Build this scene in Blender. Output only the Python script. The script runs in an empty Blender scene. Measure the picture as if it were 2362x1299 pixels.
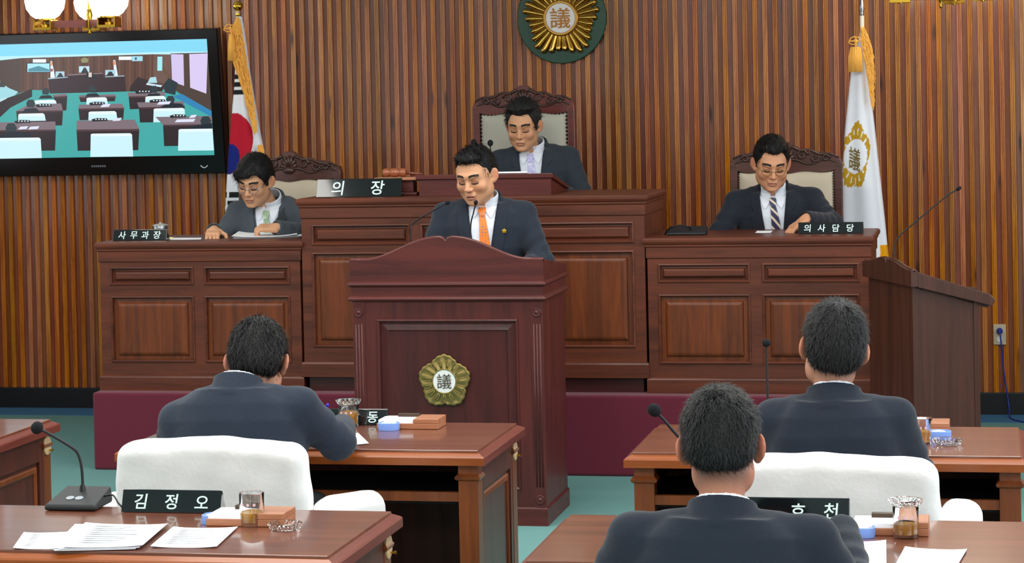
import bpy, bmesh, math, random
import numpy as np
from math import sin, cos, pi, radians, sqrt, atan2
from mathutils import Vector, Matrix
from mathutils.bvhtree import BVHTree

random.seed(7); RNG = np.random.default_rng(7)
SC = bpy.context.scene
COL = SC.collection

# ------------------------------------------------------------------ camera, world, light
CAM = np.array([0, 0, 1.865]); FPX = 5285.; IW, IH = 2362, 1299; CY = 360.
YAW, PITCH, ROLL = .2064, .0245, .0212
_f = np.array([-sin(YAW)*cos(PITCH), cos(YAW)*cos(PITCH), -sin(PITCH)])
_r0 = np.array([cos(YAW), sin(YAW), 0]); _u0 = np.cross(_r0, _f)
_r = _r0*cos(ROLL) - _u0*sin(ROLL); _u = _u0*cos(ROLL) + _r0*sin(ROLL)
cd = bpy.data.cameras.new('camera'); cam = bpy.data.objects.new('camera', cd); COL.objects.link(cam)
cd.sensor_width = 36; cd.lens = 36*FPX/IW; cd.shift_y = -(IH/2 - CY)/IW
cd.clip_start = .05; cd.clip_end = 100
M = Matrix(((_r[0], _u[0], -_f[0]), (_r[1], _u[1], -_f[1]), (_r[2], _u[2], -_f[2]))).to_4x4()
M.translation = Vector(CAM); cam.matrix_world = M
SC.camera = cam
def _ray(x, y): return _f + _r*(x - IW/2)/FPX - _u*(y - CY)/FPX
def atz(x, y, z):                                   # photo pixel -> point on a level plane
    d = _ray(x, y); return CAM + d*(z - CAM[2])/d[2]
def aty(x, y, Y):                                   # photo pixel -> point on a plane parallel to the back wall
    d = _ray(x, y); return CAM + d*Y/d[1]

W = bpy.data.worlds.new('world'); SC.world = W; W.use_nodes = True
W.node_tree.nodes['Background'].inputs[0].default_value = (.80, .90, 1, 1)
W.node_tree.nodes['Background'].inputs[1].default_value = .6
SC.view_settings.view_transform = 'Standard'; SC.view_settings.look = 'None'
SC.view_settings.gamma = 1; SC.view_settings.exposure = 0.22; SC.view_settings.use_curve_mapping = False

def area(name, loc, rot, sx, sy, power, color):
    l = bpy.data.lights.new(name, 'AREA'); l.shape = 'RECTANGLE'; l.size = sx; l.size_y = sy
    l.energy = power; l.color = color
    o = bpy.data.objects.new(name, l); COL.objects.link(o); o.location = loc; o.rotation_euler = rot
    return o
CEIL = 3.05
LX, RX, BY, FY = -7.0, 2.3, 13.40, -3.0              # side walls, back wall, rear wall
for iy, y in enumerate((.4, 3.6, 6.6, 9.4)):
    for x in (-4.7, -2.35, 0.0):
        area('added_overhead_light', (x, y, CEIL - .03), (0, 0, 0), 1.2, 1.2, 38, (1, .97, .92))  # overhead lights added to light the room; the plain ceiling has no panels
for y in (-.6, 3.0, 6.6, 10.2):
    area('right_window_light', (RX - .02, y, 1.75), (0, pi/2, 0), 1.5, 2.2, 42, (.93, .97, 1))
    area('left_window_light', (LX + .02, y, 1.75), (0, -pi/2, 0), 1.5, 2.2, 14, (.93, .97, 1))

# ------------------------------------------------------------------ naming helpers
def tag(o, label=None, cat=None, group=None, kind=None):
    if label: o['label'] = label
    if cat: o['category'] = cat
    if group: o['group'] = group
    if kind: o['kind'] = kind
    return o
def thing(name, label, cat, loc=(0, 0, 0), rotz=0, group=None):
    o = bpy.data.objects.new(name, None); COL.objects.link(o); o.empty_display_size = .1
    o.location = loc; o.rotation_euler = (0, 0, rotz)
    return tag(o, label, cat, group)
def world_of(p):
    b = Matrix.LocRotScale(p.location, p.rotation_euler, p.scale)
    return b if p.parent is None else world_of(p.parent) @ p.matrix_parent_inverse @ b
def adopt(o, parent, local=False):
    """parent o; its vertices are in world space unless local"""
    o.parent = parent
    if not local: o.matrix_parent_inverse = world_of(parent).inverted()
    return o
def dup(root, loc=None, rotz=None, label=None, group=None):
    r = root.copy(); COL.objects.link(r)
    if loc is not None: r.location = loc
    if rotz is not None: r.rotation_euler = (0, 0, rotz)
    if label: r['label'] = label
    if group: r['group'] = group
    for ch in list(root.children):
        c = ch.copy(); COL.objects.link(c); c.parent = r
        for g in list(ch.children):
            d = g.copy(); COL.objects.link(d); d.parent = c
    return r
def mesh_obj(name, verts, faces, mat, parent=None, smooth=True, local=False, mats=None, fmat=None, bevel=0, colors=None, sharp=None):
    me = bpy.data.meshes.new(name)
    if isinstance(verts, np.ndarray): verts = verts.tolist()
    if isinstance(faces, np.ndarray): faces = faces.tolist()
    me.from_pydata(verts, [], faces)
    for m in (mats or [mat]): me.materials.append(m)
    if fmat is not None: me.polygons.foreach_set('material_index', np.asarray(fmat, dtype=np.int32))
    me.polygons.foreach_set('use_smooth', np.full(len(me.polygons), bool(smooth)))
    if colors is not None:
        a = me.color_attributes.new('Col', 'FLOAT_COLOR', 'POINT')
        c = np.ones((len(me.vertices), 4), np.float32); c[:, :3] = colors
        a.data.foreach_set('color', c.ravel())
    if sharp is not None and smooth:
        bm = bmesh.new(); bm.from_mesh(me)
        for e in bm.edges:
            if len(e.link_faces) == 2 and e.calc_face_angle(0) > sharp: e.smooth = False
        bm.to_mesh(me); bm.free()
    me.update()
    o = bpy.data.objects.new(name, me); COL.objects.link(o)
    if bevel:
        b = o.modifiers.new('bevel', 'BEVEL'); b.width = bevel; b.segments = 2; b.limit_method = 'ANGLE'; b.angle_limit = .6
    if parent is not None: adopt(o, parent, local)
    return o

class MB:
    def __init__(s): s.v = []; s.f = []; s.m = []; s.mi = 0
    def add(s, vs, fs):
        n = len(s.v); s.v += [tuple(map(float, p)) for p in vs]; s.f += [tuple(i + n for i in f) for f in fs]; s.m += [s.mi]*len(fs); return s
    def box(s, x0, x1, y0, y1, z0, z1):
        return s.add([(x0, y0, z0), (x1, y0, z0), (x1, y1, z0), (x0, y1, z0), (x0, y0, z1), (x1, y0, z1), (x1, y1, z1), (x0, y1, z1)],
                     [(3, 2, 1, 0), (4, 5, 6, 7), (0, 1, 5, 4), (1, 2, 6, 5), (2, 3, 7, 6), (3, 0, 4, 7)])
    def prism(s, poly, axis, a, b):
        """extrude a 2-D polygon along an axis; (u,v) are the two other axes in order"""
        def P(u, v, t): return {'x': (t, u, v), 'y': (u, t, v), 'z': (u, v, t)}[axis]
        n = len(poly)
        vs = [P(u, v, a) for u, v in poly] + [P(u, v, b) for u, v in poly]
        ar = sum(poly[i][0]*poly[(i+1) % n][1] - poly[(i+1) % n][0]*poly[i][1] for i in range(n))
        fs = [tuple(range(n)), tuple(range(2*n - 1, n - 1, -1))] + [(i, n + i, n + (i+1) % n, (i+1) % n) for i in range(n)]
        flip = (ar > 0) ^ (axis == 'y')
        if flip: fs = [tuple(reversed(f)) for f in fs]
        if b < a: fs = [tuple(reversed(f)) for f in fs]
        return s.add(vs, fs)
    def lathe(s, prof, c=(0, 0, 0), n=24, axis=(0, 0, 1), caps=True):
        """prof: (radius, height) list"""
        ax = Vector(axis).normalized(); q = Vector((0, 0, 1)).rotation_difference(ax)
        vs = []; c = Vector(c)
        for r, h in prof:
            for i in range(n):
                a = 2*pi*i/n; vs.append(tuple(c + q @ Vector((r*cos(a), r*sin(a), h))))
        fs = []
        for j in range(len(prof) - 1):
            for i in range(n):
                k = (i+1) % n; fs.append((j*n + i, j*n + k, (j+1)*n + k, (j+1)*n + i))
        if caps: fs += [tuple(range(n - 1, -1, -1)), tuple((len(prof)-1)*n + i for i in range(n))]
        return s.add(vs, fs)
    def tube(s, path, r, n=8, caps=True, closed=False):
        path = [Vector(p) for p in path]; m = len(path); rs = r if isinstance(r, (list, tuple)) else [r]*m
        T = []
        for i in range(m):
            a = path[(i-1) % m] if (i or closed) else path[i]; b = path[(i+1) % m] if (i < m-1 or closed) else path[i]
            T.append((b - a).normalized())
        u = T[0].orthogonal().normalized(); vs = []
        for i in range(m):
            u = (u - T[i]*u.dot(T[i])).normalized(); w = T[i].cross(u)
            for k in range(n):
                a = 2*pi*k/n; vs.append(tuple(path[i] + (u*cos(a) + w*sin(a))*rs[i]))
        fs = []
        for i in range(m if closed else m - 1):
            j = (i+1) % m
            for k in range(n):
                l = (k+1) % n; fs.append((i*n + k, i*n + l, j*n + l, j*n + k))
        if caps and not closed: fs += [tuple(range(n-1, -1, -1)), tuple((m-1)*n + k for k in range(n))]
        return s.add(vs, fs)
    def ball(s, c, r, n=16, m=10):
        if not isinstance(r, (list, tuple)): r = (r, r, r)
        vs = [(c[0], c[1], c[2] - r[2])]
        for j in range(1, m):
            t = -pi/2 + pi*j/m
            for i in range(n):
                a = 2*pi*i/n; vs.append((c[0] + r[0]*cos(t)*cos(a), c[1] + r[1]*cos(t)*sin(a), c[2] + r[2]*sin(t)))
        vs.append((c[0], c[1], c[2] + r[2])); fs = []
        for i in range(n): fs.append((0, 1 + (i+1) % n, 1 + i))
        for j in range(m - 2):
            for i in range(n):
                a = 1 + j*n; k = (i+1) % n; fs.append((a + i, a + k, a + n + k, a + n + i))
        l = len(vs) - 1; a = 1 + (m-2)*n
        for i in range(n): fs.append((a + i, a + (i+1) % n, l))
        return s.add(vs, fs)
    def cornice(s, prof, x0, x1, yf, yb):
        """moulding running left-front-right round a box; prof: (out, z) from bottom to top"""
        n = len(prof); vs = []
        for o, z in prof: vs += [(x0 - o, yb, z), (x0 - o, yf - o, z), (x1 + o, yf - o, z), (x1 + o, yb, z)]
        fs = []
        for i in range(n - 1):
            for k in range(3): fs.append((i*4 + k, i*4 + k + 1, i*4 + 5 + k, i*4 + 4 + k))
        fs += [tuple(4*i for i in range(n)), tuple(4*i + 3 for i in range(n - 1, -1, -1)), (0, 3, 2, 1), (4*n-4, 4*n-3, 4*n-2, 4*n-1)]
        return s.add(vs, fs)
    def frame(s, x0, x1, z0, z1, y, prof):
        """picture-frame moulding on a wall facing -y; prof: (inset, out)"""
        vs = []; n = len(prof)
        for i, o in prof: vs += [(x0 + i, y - o, z0 + i), (x1 - i, y - o, z0 + i), (x1 - i, y - o, z1 - i), (x0 + i, y - o, z1 - i)]
        fs = []
        for j in range(n - 1):
            for k in range(4):
                l = (k+1) % 4; fs.append((j*4 + k, j*4 + l, j*4 + 4 + l, j*4 + 4 + k))
        return s.add(vs, fs)
    def fillpanel(s, x0, x1, z0, z1, y, prof):
        """raised field: frame profile closed by its innermost rectangle"""
        s.frame(x0, x1, z0, z1, y, prof); k = len(s.v) - 4
        s.f.append((k, k+1, k+2, k+3)); s.m.append(s.mi); return s
    def build(s, name, mat, parent=None, smooth=False, bevel=0, local=False, mats=None, sharp=None):
        return mesh_obj(name, s.v, s.f, mat, parent, smooth, local, mats, s.m if mats else None, bevel, None, sharp)

# ------------------------------------------------------------------ materials
def C(h):
    h = h.lstrip('#'); c = [int(h[i:i+2], 16)/255 for i in (0, 2, 4)]
    return tuple(x/12.92 if x <= .04045 else ((x + .055)/1.055)**2.4 for x in c) + (1,)
MATS = {}
def newmat(name):
    m = bpy.data.materials.new(name); m.use_nodes = True; MATS[name] = m
    nt = m.node_tree; return m, nt, nt.nodes, nt.links, nt.nodes['Principled BSDF']
def setp(b, **k):
    for n, v in k.items(): b.inputs[n.replace('_', ' ')].default_value = v
def plain(name, col, rough=.5, metal=0, spec=.5, bump=0, bscale=200, vary=0, coat=0, sheen=0, emit=0, trans=0, alpha=1, ior=1.45):
    m, nt, N, L, b = newmat(name)
    c = C(col) if isinstance(col, str) else col
    setp(b, Base_Color=c, Roughness=rough, Metallic=metal, Specular_IOR_Level=spec, Coat_Weight=coat, Sheen_Weight=sheen,
         Transmission_Weight=trans, Alpha=alpha, IOR=ior)
    if coat: b.inputs['Coat Roughness'].default_value = .12
    if emit: b.inputs['Emission Color'].default_value = c; b.inputs['Emission Strength'].default_value = emit
    if bump or vary:
        tc = N.new('ShaderNodeTexCoord'); no = N.new('ShaderNodeTexNoise'); no.inputs['Scale'].default_value = bscale; no.inputs['Detail'].default_value = 4
        L.new(tc.outputs['Object'], no.inputs['Vector'])
        if bump:
            bp = N.new('ShaderNodeBump'); bp.inputs['Strength'].default_value = bump; bp.inputs['Distance'].default_value = .004
            L.new(no.outputs['Fac'], bp.inputs['Height']); L.new(bp.outputs['Normal'], b.inputs['Normal'])
        if vary:
            mx = N.new('ShaderNodeMixRGB'); mx.blend_type = 'MULTIPLY'; mx.inputs['Fac'].default_value = vary
            mx.inputs['Color1'].default_value = c; L.new(no.outputs['Color'], mx.inputs['Color2'])
            hs = N.new('ShaderNodeHueSaturation'); hs.inputs['Saturation'].default_value = .9; hs.inputs['Value'].default_value = 1 + vary*.9
            L.new(mx.outputs[0], hs.inputs['Color']); L.new(hs.outputs[0], b.inputs['Base Color'])
    return m
def wood(name, c1, c2, axis='z', rough=.35, coat=.3, scale=1., knots=False, objvar=0., spec=.4, coatrough=.15, bump=.12):
    m, nt, N, L, b = newmat(name)
    tc = N.new('ShaderNodeTexCoord'); oi = N.new('ShaderNodeObjectInfo')
    off = N.new('ShaderNodeVectorMath'); off.operation = 'SCALE'; off.inputs[3].default_value = 37.
    cmb = N.new('ShaderNodeCombineXYZ')
    for i in range(3): L.new(oi.outputs['Random'], cmb.inputs[i])
    L.new(cmb.outputs[0], off.inputs[0])
    ad = N.new('ShaderNodeVectorMath'); ad.operation = 'ADD'
    L.new(tc.outputs['Object'], ad.inputs[0]); L.new(off.outputs[0], ad.inputs[1])
    mp = N.new('ShaderNodeMapping'); s = {'x': (.06, 1, 1), 'y': (1, .06, 1), 'z': (1, 1, .06)}[axis]
    mp.inputs['Scale'].default_value = tuple(22*scale*q for q in s); L.new(ad.outputs[0], mp.inputs['Vector'])
    n1 = N.new('ShaderNodeTexNoise'); n1.inputs['Scale'].default_value = 1; n1.inputs['Detail'].default_value = 6; n1.inputs['Distortion'].default_value = .6
    L.new(mp.outputs[0], n1.inputs['Vector'])
    n2 = N.new('ShaderNodeTexNoise'); n2.inputs['Scale'].default_value = 9; n2.inputs['Detail'].default_value = 3
    L.new(mp.outputs[0], n2.inputs['Vector'])
    mix = N.new('ShaderNodeMath'); mix.operation = 'MULTIPLY_ADD'; mix.inputs[1].default_value = .35
    L.new(n2.outputs['Fac'], mix.inputs[0]); L.new(n1.outputs['Fac'], mix.inputs[2])
    rp = N.new('ShaderNodeValToRGB'); rp.color_ramp.elements[0].position = .42; rp.color_ramp.elements[1].position = .88
    rp.color_ramp.elements[0].color = C(c1); rp.color_ramp.elements[1].color = C(c2)
    L.new(mix.outputs[0], rp.inputs['Fac']); out = rp.outputs['Color']
    if knots:
        mk = N.new('ShaderNodeMapping'); mk.inputs['Scale'].default_value = (9, 9, 1.7); L.new(ad.outputs[0], mk.inputs['Vector'])
        vo = N.new('ShaderNodeTexVoronoi'); vo.inputs['Scale'].default_value = 1.; L.new(mk.outputs[0], vo.inputs['Vector'])
        kr = N.new('ShaderNodeValToRGB'); kr.color_ramp.elements[0].position = .04; kr.color_ramp.elements[1].position = .13
        kr.color_ramp.elements[0].color = (.10, .06, .05, 1); kr.color_ramp.elements[1].color = (1, 1, 1, 1)
        L.new(vo.outputs['Distance'], kr.inputs['Fac'])
        mm = N.new('ShaderNodeMixRGB'); mm.blend_type = 'MULTIPLY'; mm.inputs['Fac'].default_value = 1
        L.new(out, mm.inputs['Color1']); L.new(kr.outputs[0], mm.inputs['Color2']); out = mm.outputs[0]
    if objvar:
        hs = N.new('ShaderNodeHueSaturation')
        for sock, lo, hi, mul in (('Value', 1 - objvar, 1 + objvar, 1.), ('Hue', .5 - .010, .5 + .010, 7.3), ('Saturation', .88, 1.1, 3.7)):
            ml = N.new('ShaderNodeMath'); ml.operation = 'MULTIPLY'; ml.inputs[1].default_value = mul; L.new(oi.outputs['Random'], ml.inputs[0])
            fr = N.new('ShaderNodeMath'); fr.operation = 'FRACT'; L.new(ml.outputs[0], fr.inputs[0])
            mr = N.new('ShaderNodeMapRange'); mr.inputs['To Min'].default_value = lo; mr.inputs['To Max'].default_value = hi
            L.new(fr.outputs[0], mr.inputs['Value']); L.new(mr.outputs[0], hs.inputs[sock])
        L.new(out, hs.inputs['Color']); out = hs.outputs[0]
    L.new(out, b.inputs['Base Color'])
    setp(b, Roughness=rough, Coat_Weight=coat, Coat_Roughness=coatrough, Specular_IOR_Level=spec)
    bp = N.new('ShaderNodeBump'); bp.inputs['Strength'].default_value = bump; bp.inputs['Distance'].default_value = .002
    L.new(mix.outputs[0], bp.inputs['Height']); L.new(bp.outputs['Normal'], b.inputs['Normal'])
    return m
def vcol(name, rough=.6, spec=.4, emit=0, bump=0, bscale=300, sub=0, sheen=0):
    m, nt, N, L, b = newmat(name)
    at = N.new('ShaderNodeAttribute'); at.attribute_name = 'Col'
    L.new(at.outputs['Color'], b.inputs['Base Color']); setp(b, Roughness=rough, Specular_IOR_Level=spec, Sheen_Weight=sheen)
    if emit:
        L.new(at.outputs['Color'], b.inputs['Emission Color']); b.inputs['Emission Strength'].default_value = emit
        b.inputs['Base Color'].default_value = (.01, .01, .01, 1)
        for l in list(b.inputs['Base Color'].links): L.remove(l)
    if sub: setp(b, Subsurface_Weight=sub); b.inputs['Subsurface Radius'].default_value = (.02, .008, .005); b.inputs['Subsurface Scale'].default_value = .25
    if bump:
        tc = N.new('ShaderNodeTexCoord'); no = N.new('ShaderNodeTexNoise'); no.inputs['Scale'].default_value = bscale
        L.new(tc.outputs['Object'], no.inputs['Vector']); bp = N.new('ShaderNodeBump'); bp.inputs['Strength'].default_value = bump; bp.inputs['Distance'].default_value = .003
        L.new(no.outputs['Fac'], bp.inputs['Height']); L.new(bp.outputs['Normal'], b.inputs['Normal'])
    return m

bead_m = wood('plank_bead', '#94480f', '#cc7f2c', 'z', .30, .35, 2.2, True, .2, .5, .15, .5)
flat_m = wood('plank_flat', '#682e18', '#8c4c2e', 'z', .28, .3, 1.6, True, .14, .45, .12)
desk_m = wood('dais_desk_wood', '#401b0f', '#68311c', 'x', .45, .12, 1.)
deskv_m = wood('dais_desk_wood_upright', '#421c0f', '#6a321c', 'z', .45, .12, 1.)
panel_m = wood('dais_panel_wood', '#4a200d', '#763812', 'z', .45, .12, 1.2)
lect_m = wood('lectern_wood', '#3e1413', '#5e2420', 'z', .45, .15, 1.1)
lectx_m = wood('lectern_wood_level', '#3e1413', '#5e2420', 'x', .45, .15, 1.1)
lectp_m = wood('lectern_panel_wood', '#341010', '#501c1a', 'z', .45, .15, 1.)
slect_m = wood('side_lectern_wood', '#33190f', '#4c291e', 'z', .45, .12, 1.)
top_m = wood('member_desk_top', '#5c2f20', '#7a4531', 'x', .3, .6, .8, False, 0, .5, .09)
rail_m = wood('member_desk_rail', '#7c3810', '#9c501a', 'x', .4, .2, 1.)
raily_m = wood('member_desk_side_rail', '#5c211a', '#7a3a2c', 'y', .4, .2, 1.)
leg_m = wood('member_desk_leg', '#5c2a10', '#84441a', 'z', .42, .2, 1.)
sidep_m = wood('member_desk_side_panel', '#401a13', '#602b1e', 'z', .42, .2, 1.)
dark_m = plain('desk_interior', '#15120f', .8)
chairw_m = wood('carved_chair_wood', '#3a1d17', '#5c332a', 'x', .4, .3, 1.5)
chairr_m = wood('carved_chair_red_wood', '#4a1a16', '#6e2a24', 'x', .34, .4, 1.5)
carve_m = wood('carving_wood', '#2a1712', '#4a2e26', 'x', .4, .3, 2)
leather_m = plain('grey_leather', '#b4b2a2', .5, 0, .4, .12, 400, .1)
leatherc_m = plain('cream_leather', '#c6b69c', .55, 0, .35, .1, 400, .08)
brass_m = plain('brass', '#c9a23a', .22, 1)
brassd_m = plain('dull_brass', '#94834e', .48, .85)
nail_m = plain('dark_nail', '#2b1f19', .3, .8)
black_m = plain('black_plastic', '#0a0b0d', .32, 0, .5)
blackm_m = plain('matt_black_plastic', '#1c1e22', .55)
foam_m = plain('mic_foam', '#17191d', .9, 0, .3, .5, 900)
gloss_m = plain('gloss_black_acrylic', '#05080d', .06, 0, .6, coat=.5)
pearl_m = plain('mother_of_pearl', '#d6efec', .3, 0, .6, emit=0)
steel_m = plain('steel', '#9aa0a5', .3, 1)
white_m = plain('white_paint', '#f0f0ee', .5)
paper_m = plain('paper', '#f4f6fb', .7)
print_m = plain('printed_ink', '#7a8088', .8)
ivory_m = plain('ivory_plate', '#c9ab82', .45)
blue_m = plain('blue_plastic', '#7ea2ee', .45)
sponge_m = plain('sponge', '#f0d9c4', .8)
boxw_m = wood('memo_box_wood', '#94593c', '#b97d5a', 'x', .4, .2, 1.4)
boxd_m = plain('memo_box_plate', '#4a3a2e', .3, .5)
carpet_m = plain('teal_carpet', '#5f8f8c', .95, 0, .1, .5, 700, .35)
strip_m = plain('blue_carpet_border', '#2f6890', .95, 0, .1, .5, 700, .35)
red_m = plain('red_carpet', '#66102c', .95, 0, .1, .6, 600, .4, sheen=.2)
base_m = plain('black_skirting', '#101116', .45)
ceil_m = plain('ceiling_white', '#e9ecec', .8)
sidew_m = wood('side_wall_wood', '#5e3018', '#8b512a', 'z', .4, .3, 1.5)
cover_m = plain('white_chair_cover', '#f2f2f2', .85, 0, .2, .35, 60, .04, sheen=.3)
def glassmat(name, col, rough=.02):
    m, nt, N, L, b = newmat(name); setp(b, Base_Color=C(col), Roughness=rough, Transmission_Weight=1, IOR=1.45); return m
glass_m = glassmat('clear_glass', '#fbfdff')
tea_m = plain('barley_tea', '#ecb048', .05, trans=.6, ior=1.33)
# ------------------------------------------------------------------ room
def struct(name, mb, mat, parent=None, **k):
    o = mb.build(name, mat, parent, **k)
    if parent is None: o['kind'] = 'structure'
    return o
struct('floor', MB().box(LX, RX, FY, BY + .1, -.1, 0), carpet_m)
bs = struct('trim_1', MB().box(LX, RX, 13.06, BY - .03, 0, .004), strip_m)
struct('ceiling', MB().box(LX - .2, RX + .2, FY - .2, BY + .2, CEIL, CEIL + .1), ceil_m)
struct('wall_rear', MB().box(LX - .2, RX + .2, FY - .2, FY, 0, CEIL), plain('rear_wall_paint', '#cfc8bc', .8))
def side_wall(name, x0, x1, wx):
    wm = MB(); ys = [FY]
    spans = [(-1.7, .5), (1.9, 4.1), (5.5, 7.7), (9.1, 11.3)]
    prev = FY
    for a, b in spans:
        wm.box(x0, x1, prev, a, 0, CEIL); wm.box(x0, x1, a, b, 0, 1.0); wm.box(x0, x1, a, b, 2.5, CEIL); prev = b
    wm.box(x0, x1, prev, BY + .1, 0, CEIL)
    w = struct(name, wm, sidew_m)
    return spans
spR = side_wall('wall_right', RX, RX + .15, RX)
spL = side_wall('wall_left', LX - .15, LX, LX)
k = 0
for x, sp, sgn in ((RX + .05, spR, 1), (LX - .05, spL, -1)):
    for a, b in sp:
        k += 1
        fr = MB()
        for (y0, y1, z0, z1) in ((a, a + .05, 1, 2.5), (b - .05, b, 1, 2.5), (a, b, 1, 1.05), (a, b, 2.45, 2.5), ((a+b)/2 - .025, (a+b)/2 + .025, 1, 2.5)):
            fr.box(x - .03, x + .03, y0, y1, z0, z1)
        struct('window_%d' % k, fr, white_m)
struct('baseboard_back', MB().box(LX, RX, BY - .035, BY, 0, .13), base_m, bevel=.004)

# back wall: backing + planks, each a recessed flat beside a reeded bead
wb = struct('wall_back', MB().box(LX - .2, RX + .2, BY, BY + .15, 0, CEIL), flat_m)
PER = .0585
prof = [(0, 0), (.0285, 0), (.0285, .009), (.0300, .0135)]
for r in range(3):
    c = .0300 + .0047 + r*.0094
    for q in range(1, 6):
        a = pi - pi*q/6
        prof.append((c + .0047*cos(a), .0135 + .0042*sin(a)))
    prof.append((c + .0047, .0125 if r < 2 else .0135))
prof += [(.0585, .009), (.0585, 0)]
vs = []; fs = []; fm = []
n = len(prof)
for z in (.125, CEIL): vs += [(x, -d, z) for x, d in prof]
for i in range(n - 1): fs.append((i, i+1, n+i+1, n+i)); fm.append(0 if i in (0,) else 1)
pl0 = mesh_obj('plank', vs, fs, None, None, False, mats=[flat_m, bead_m], fmat=fm)
for p in pl0.data.polygons: p.use_smooth = False
npl = int((RX - LX)/PER)
for i in range(npl):
    o = pl0 if i == 0 else pl0.copy()
    if i: COL.objects.link(o)
    o.parent = wb; o.location = (LX + i*PER, BY - .002, 0)

# dais covered in red carpet, with the raised floor behind the middle desk
dx0, dx1 = -4.566, -.56
dais = tag(thing('dais', 'low stage covered in dark red carpet under the three panelled desks', 'stage', (-2.5, 12.2, 0)))
MB().box(dx0, dx1, 11.1, BY - .04, 0, .40).build('carpeted_platform', red_m, dais, bevel=.012)
tag(MB().box(-3.40, -1.72, 11.86, BY - .05, .40, .60).build('inner_step', red_m, bevel=.01), 'red-carpeted raised step under the president\'s chair behind the tallest desk', 'step')

# ------------------------------------------------------------------ desks on the dais
MOULD = [(0, 0), (0, .008), (.006, .011), (.012, .006), (.014, .0)]
def field(mb, x0, x1, z0, z1, y):
    mb.fillpanel(x0, x1, z0, z1, y, [(0, -.014), (.004, -.014), (.030, -.012), (.036, -.004), (.044, -.001), (.05, 0)])
def small_field(mb, x0, x1, z0, z1, y):
    mb.fillpanel(x0, x1, z0, z1, y, [(0, -.014), (.003, -.014), (.018, -.012), (.024, -.003), (.03, .001)])
def dais_desk(name, label, x0, x1, ztop, cols, depth, rows, plinth):
    yf, yb = 11.2, 11.2 + depth; z0 = .40
    t = thing(name, label, 'desk', ((x0 + x1)/2, yf + depth/2, z0))
    zb = z0
    if plinth:
        MB().box(x0 + .02, x1 - .02, yf + .02, yb, z0, z0 + .075).build('plinth', wood('plinth_wood', '#34191a', '#4a2422', 'x'), t); zb = z0 + .075
    # front frame built from rails and stiles so the panels sit recessed
    w = (x1 - x0); 
    xs = cols
    fr = MB(); zr = [(zb, rows[0][0])] + [(rows[i][1], rows[i+1][0]) for i in range(len(rows)-1)] + [(rows[-1][1], ztop - .02)]
    for a, b in zr: fr.box(x0, x1, yf, yf + .03, a, b)
    st = [(x0, xs[0][0])] + [(xs[i][1], xs[i+1][0]) for i in range(len(xs)-1)] + [(xs[-1][1], x1)]
    for a, b in st:
        for r in rows: fr.box(a, b, yf, yf + .03, r[0], r[1])
    fr.build('front_frame', desk_m, t)
    for a, b in xs:
        for i, r in enumerate(rows):
            m = MB(); (field if r[1] - r[0] > .2 else small_field)(m, a, b, r[0], r[1], yf)
            pn = m.build('panel', panel_m if r[1] - r[0] > .2 else desk_m, t)
            MB().frame(a - .004, b + .004, r[0] - .004, r[1] + .004, yf, [(-.002, 0), (0, .005), (.006, .007), (.011, .002), (.013, -.013)]).build('panel_moulding', desk_m, pn)
    for xa, xb in ((x0, x0 + .025), (x1 - .025, x1)): MB().box(xa, xb, yf + .03, yb, zb, ztop - .02).build('side_panel', deskv_m, t)
    MB().box(x0 + .025, x1 - .025, yf + .03, yb + .0, ztop - .035, ztop - .003).build('worktop', desk_m, t)
    bm_ = MB().cornice([(.0, z0 + .0 if not plinth else zb), (.012, zb), (.012, zb + .066), (.008, zb + .074), (.0, zb + .078)], x0, x1, yf, yb).build('base_moulding', desk_m, t)
    cor = [(0, ztop - .105), (.006, ztop - .100), (.006, ztop - .05), (.012, ztop - .044), (.012, ztop - .036), (.018, ztop - .03), (.022, ztop - .02), (.022, ztop - .010), (.016, ztop - .002), (.006, ztop)]
    MB().cornice(cor, x0, x1, yf, yb).build('top_moulding', desk_m, t, sharp=.5)
    return t
ROW = [(.55, .885), (.951, 1.036)]
dais_desk('clerk_desk', 'panelled brown desk with loose papers, in front of the man in the grey suit', -4.546, -3.462, 1.17, [(-4.487, -4.039), (-3.974, -3.522)], .60, ROW, False)
dais_desk('presiding_desk', 'tallest panelled brown desk in the middle of the dais, with gavel and book rest', -3.45, -1.685, 1.385, [(-3.393, -2.885), (-2.822, -2.314), (-2.251, -1.743)], .65, [(.63, 1.104), (1.15, 1.246)], True)
dais_desk('clerk_desk', 'panelled brown desk in front of the man with the striped tie', -1.673, -.585, 1.17, [(-1.618, -1.172), (-1.104, -.642)], .63, ROW, False)

# ------------------------------------------------------------------ main lectern
def crest(x0, x1, zs, zc, flat=.08, n=26, notch=.012):
    """outline of a crested board from left to right: flat shoulder, ogee, notch in the middle"""
    w = x1 - x0; mid = (x0 + x1)/2; pts = [(x0, zs)]
    a, b = x0 + flat*w, mid - .03*w
    for i in range(n + 1):
        t = i/n; pts.append((a + (b - a)*t, zs + (zc - zs)*(.5 - .5*cos(pi*t**.92))))
    pts += [(mid - .014*w, zc - .004), (mid, zc - notch - .01)]
    return pts + [(2*mid - x, z) for x, z in reversed(pts[:-1])]
LX0, LX1, LY0, LY1 = -2.785, -1.926, 9.78, 10.30
t = thing('lectern', 'reddish wooden lectern with gold flower emblem and curved crest, in front of the standing speaker', 'lectern', (-2.355, 10.04, 0))
body = MB(); px0, px1, pz0, pz1 = -2.672, -2.043, .16, .902
y = LY0
for (a, b, c, d) in ((LX0 + .055, LX1 - .055, .0, pz0), (LX0 + .055, LX1 - .055, pz1, .995), (LX0 + .055, px0, pz0, pz1), (px1, LX1 - .055, pz0, pz1)): body.box(a, b, y + .004, y + .03, c, d)
body.build('front_frame', lect_m, t)
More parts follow.
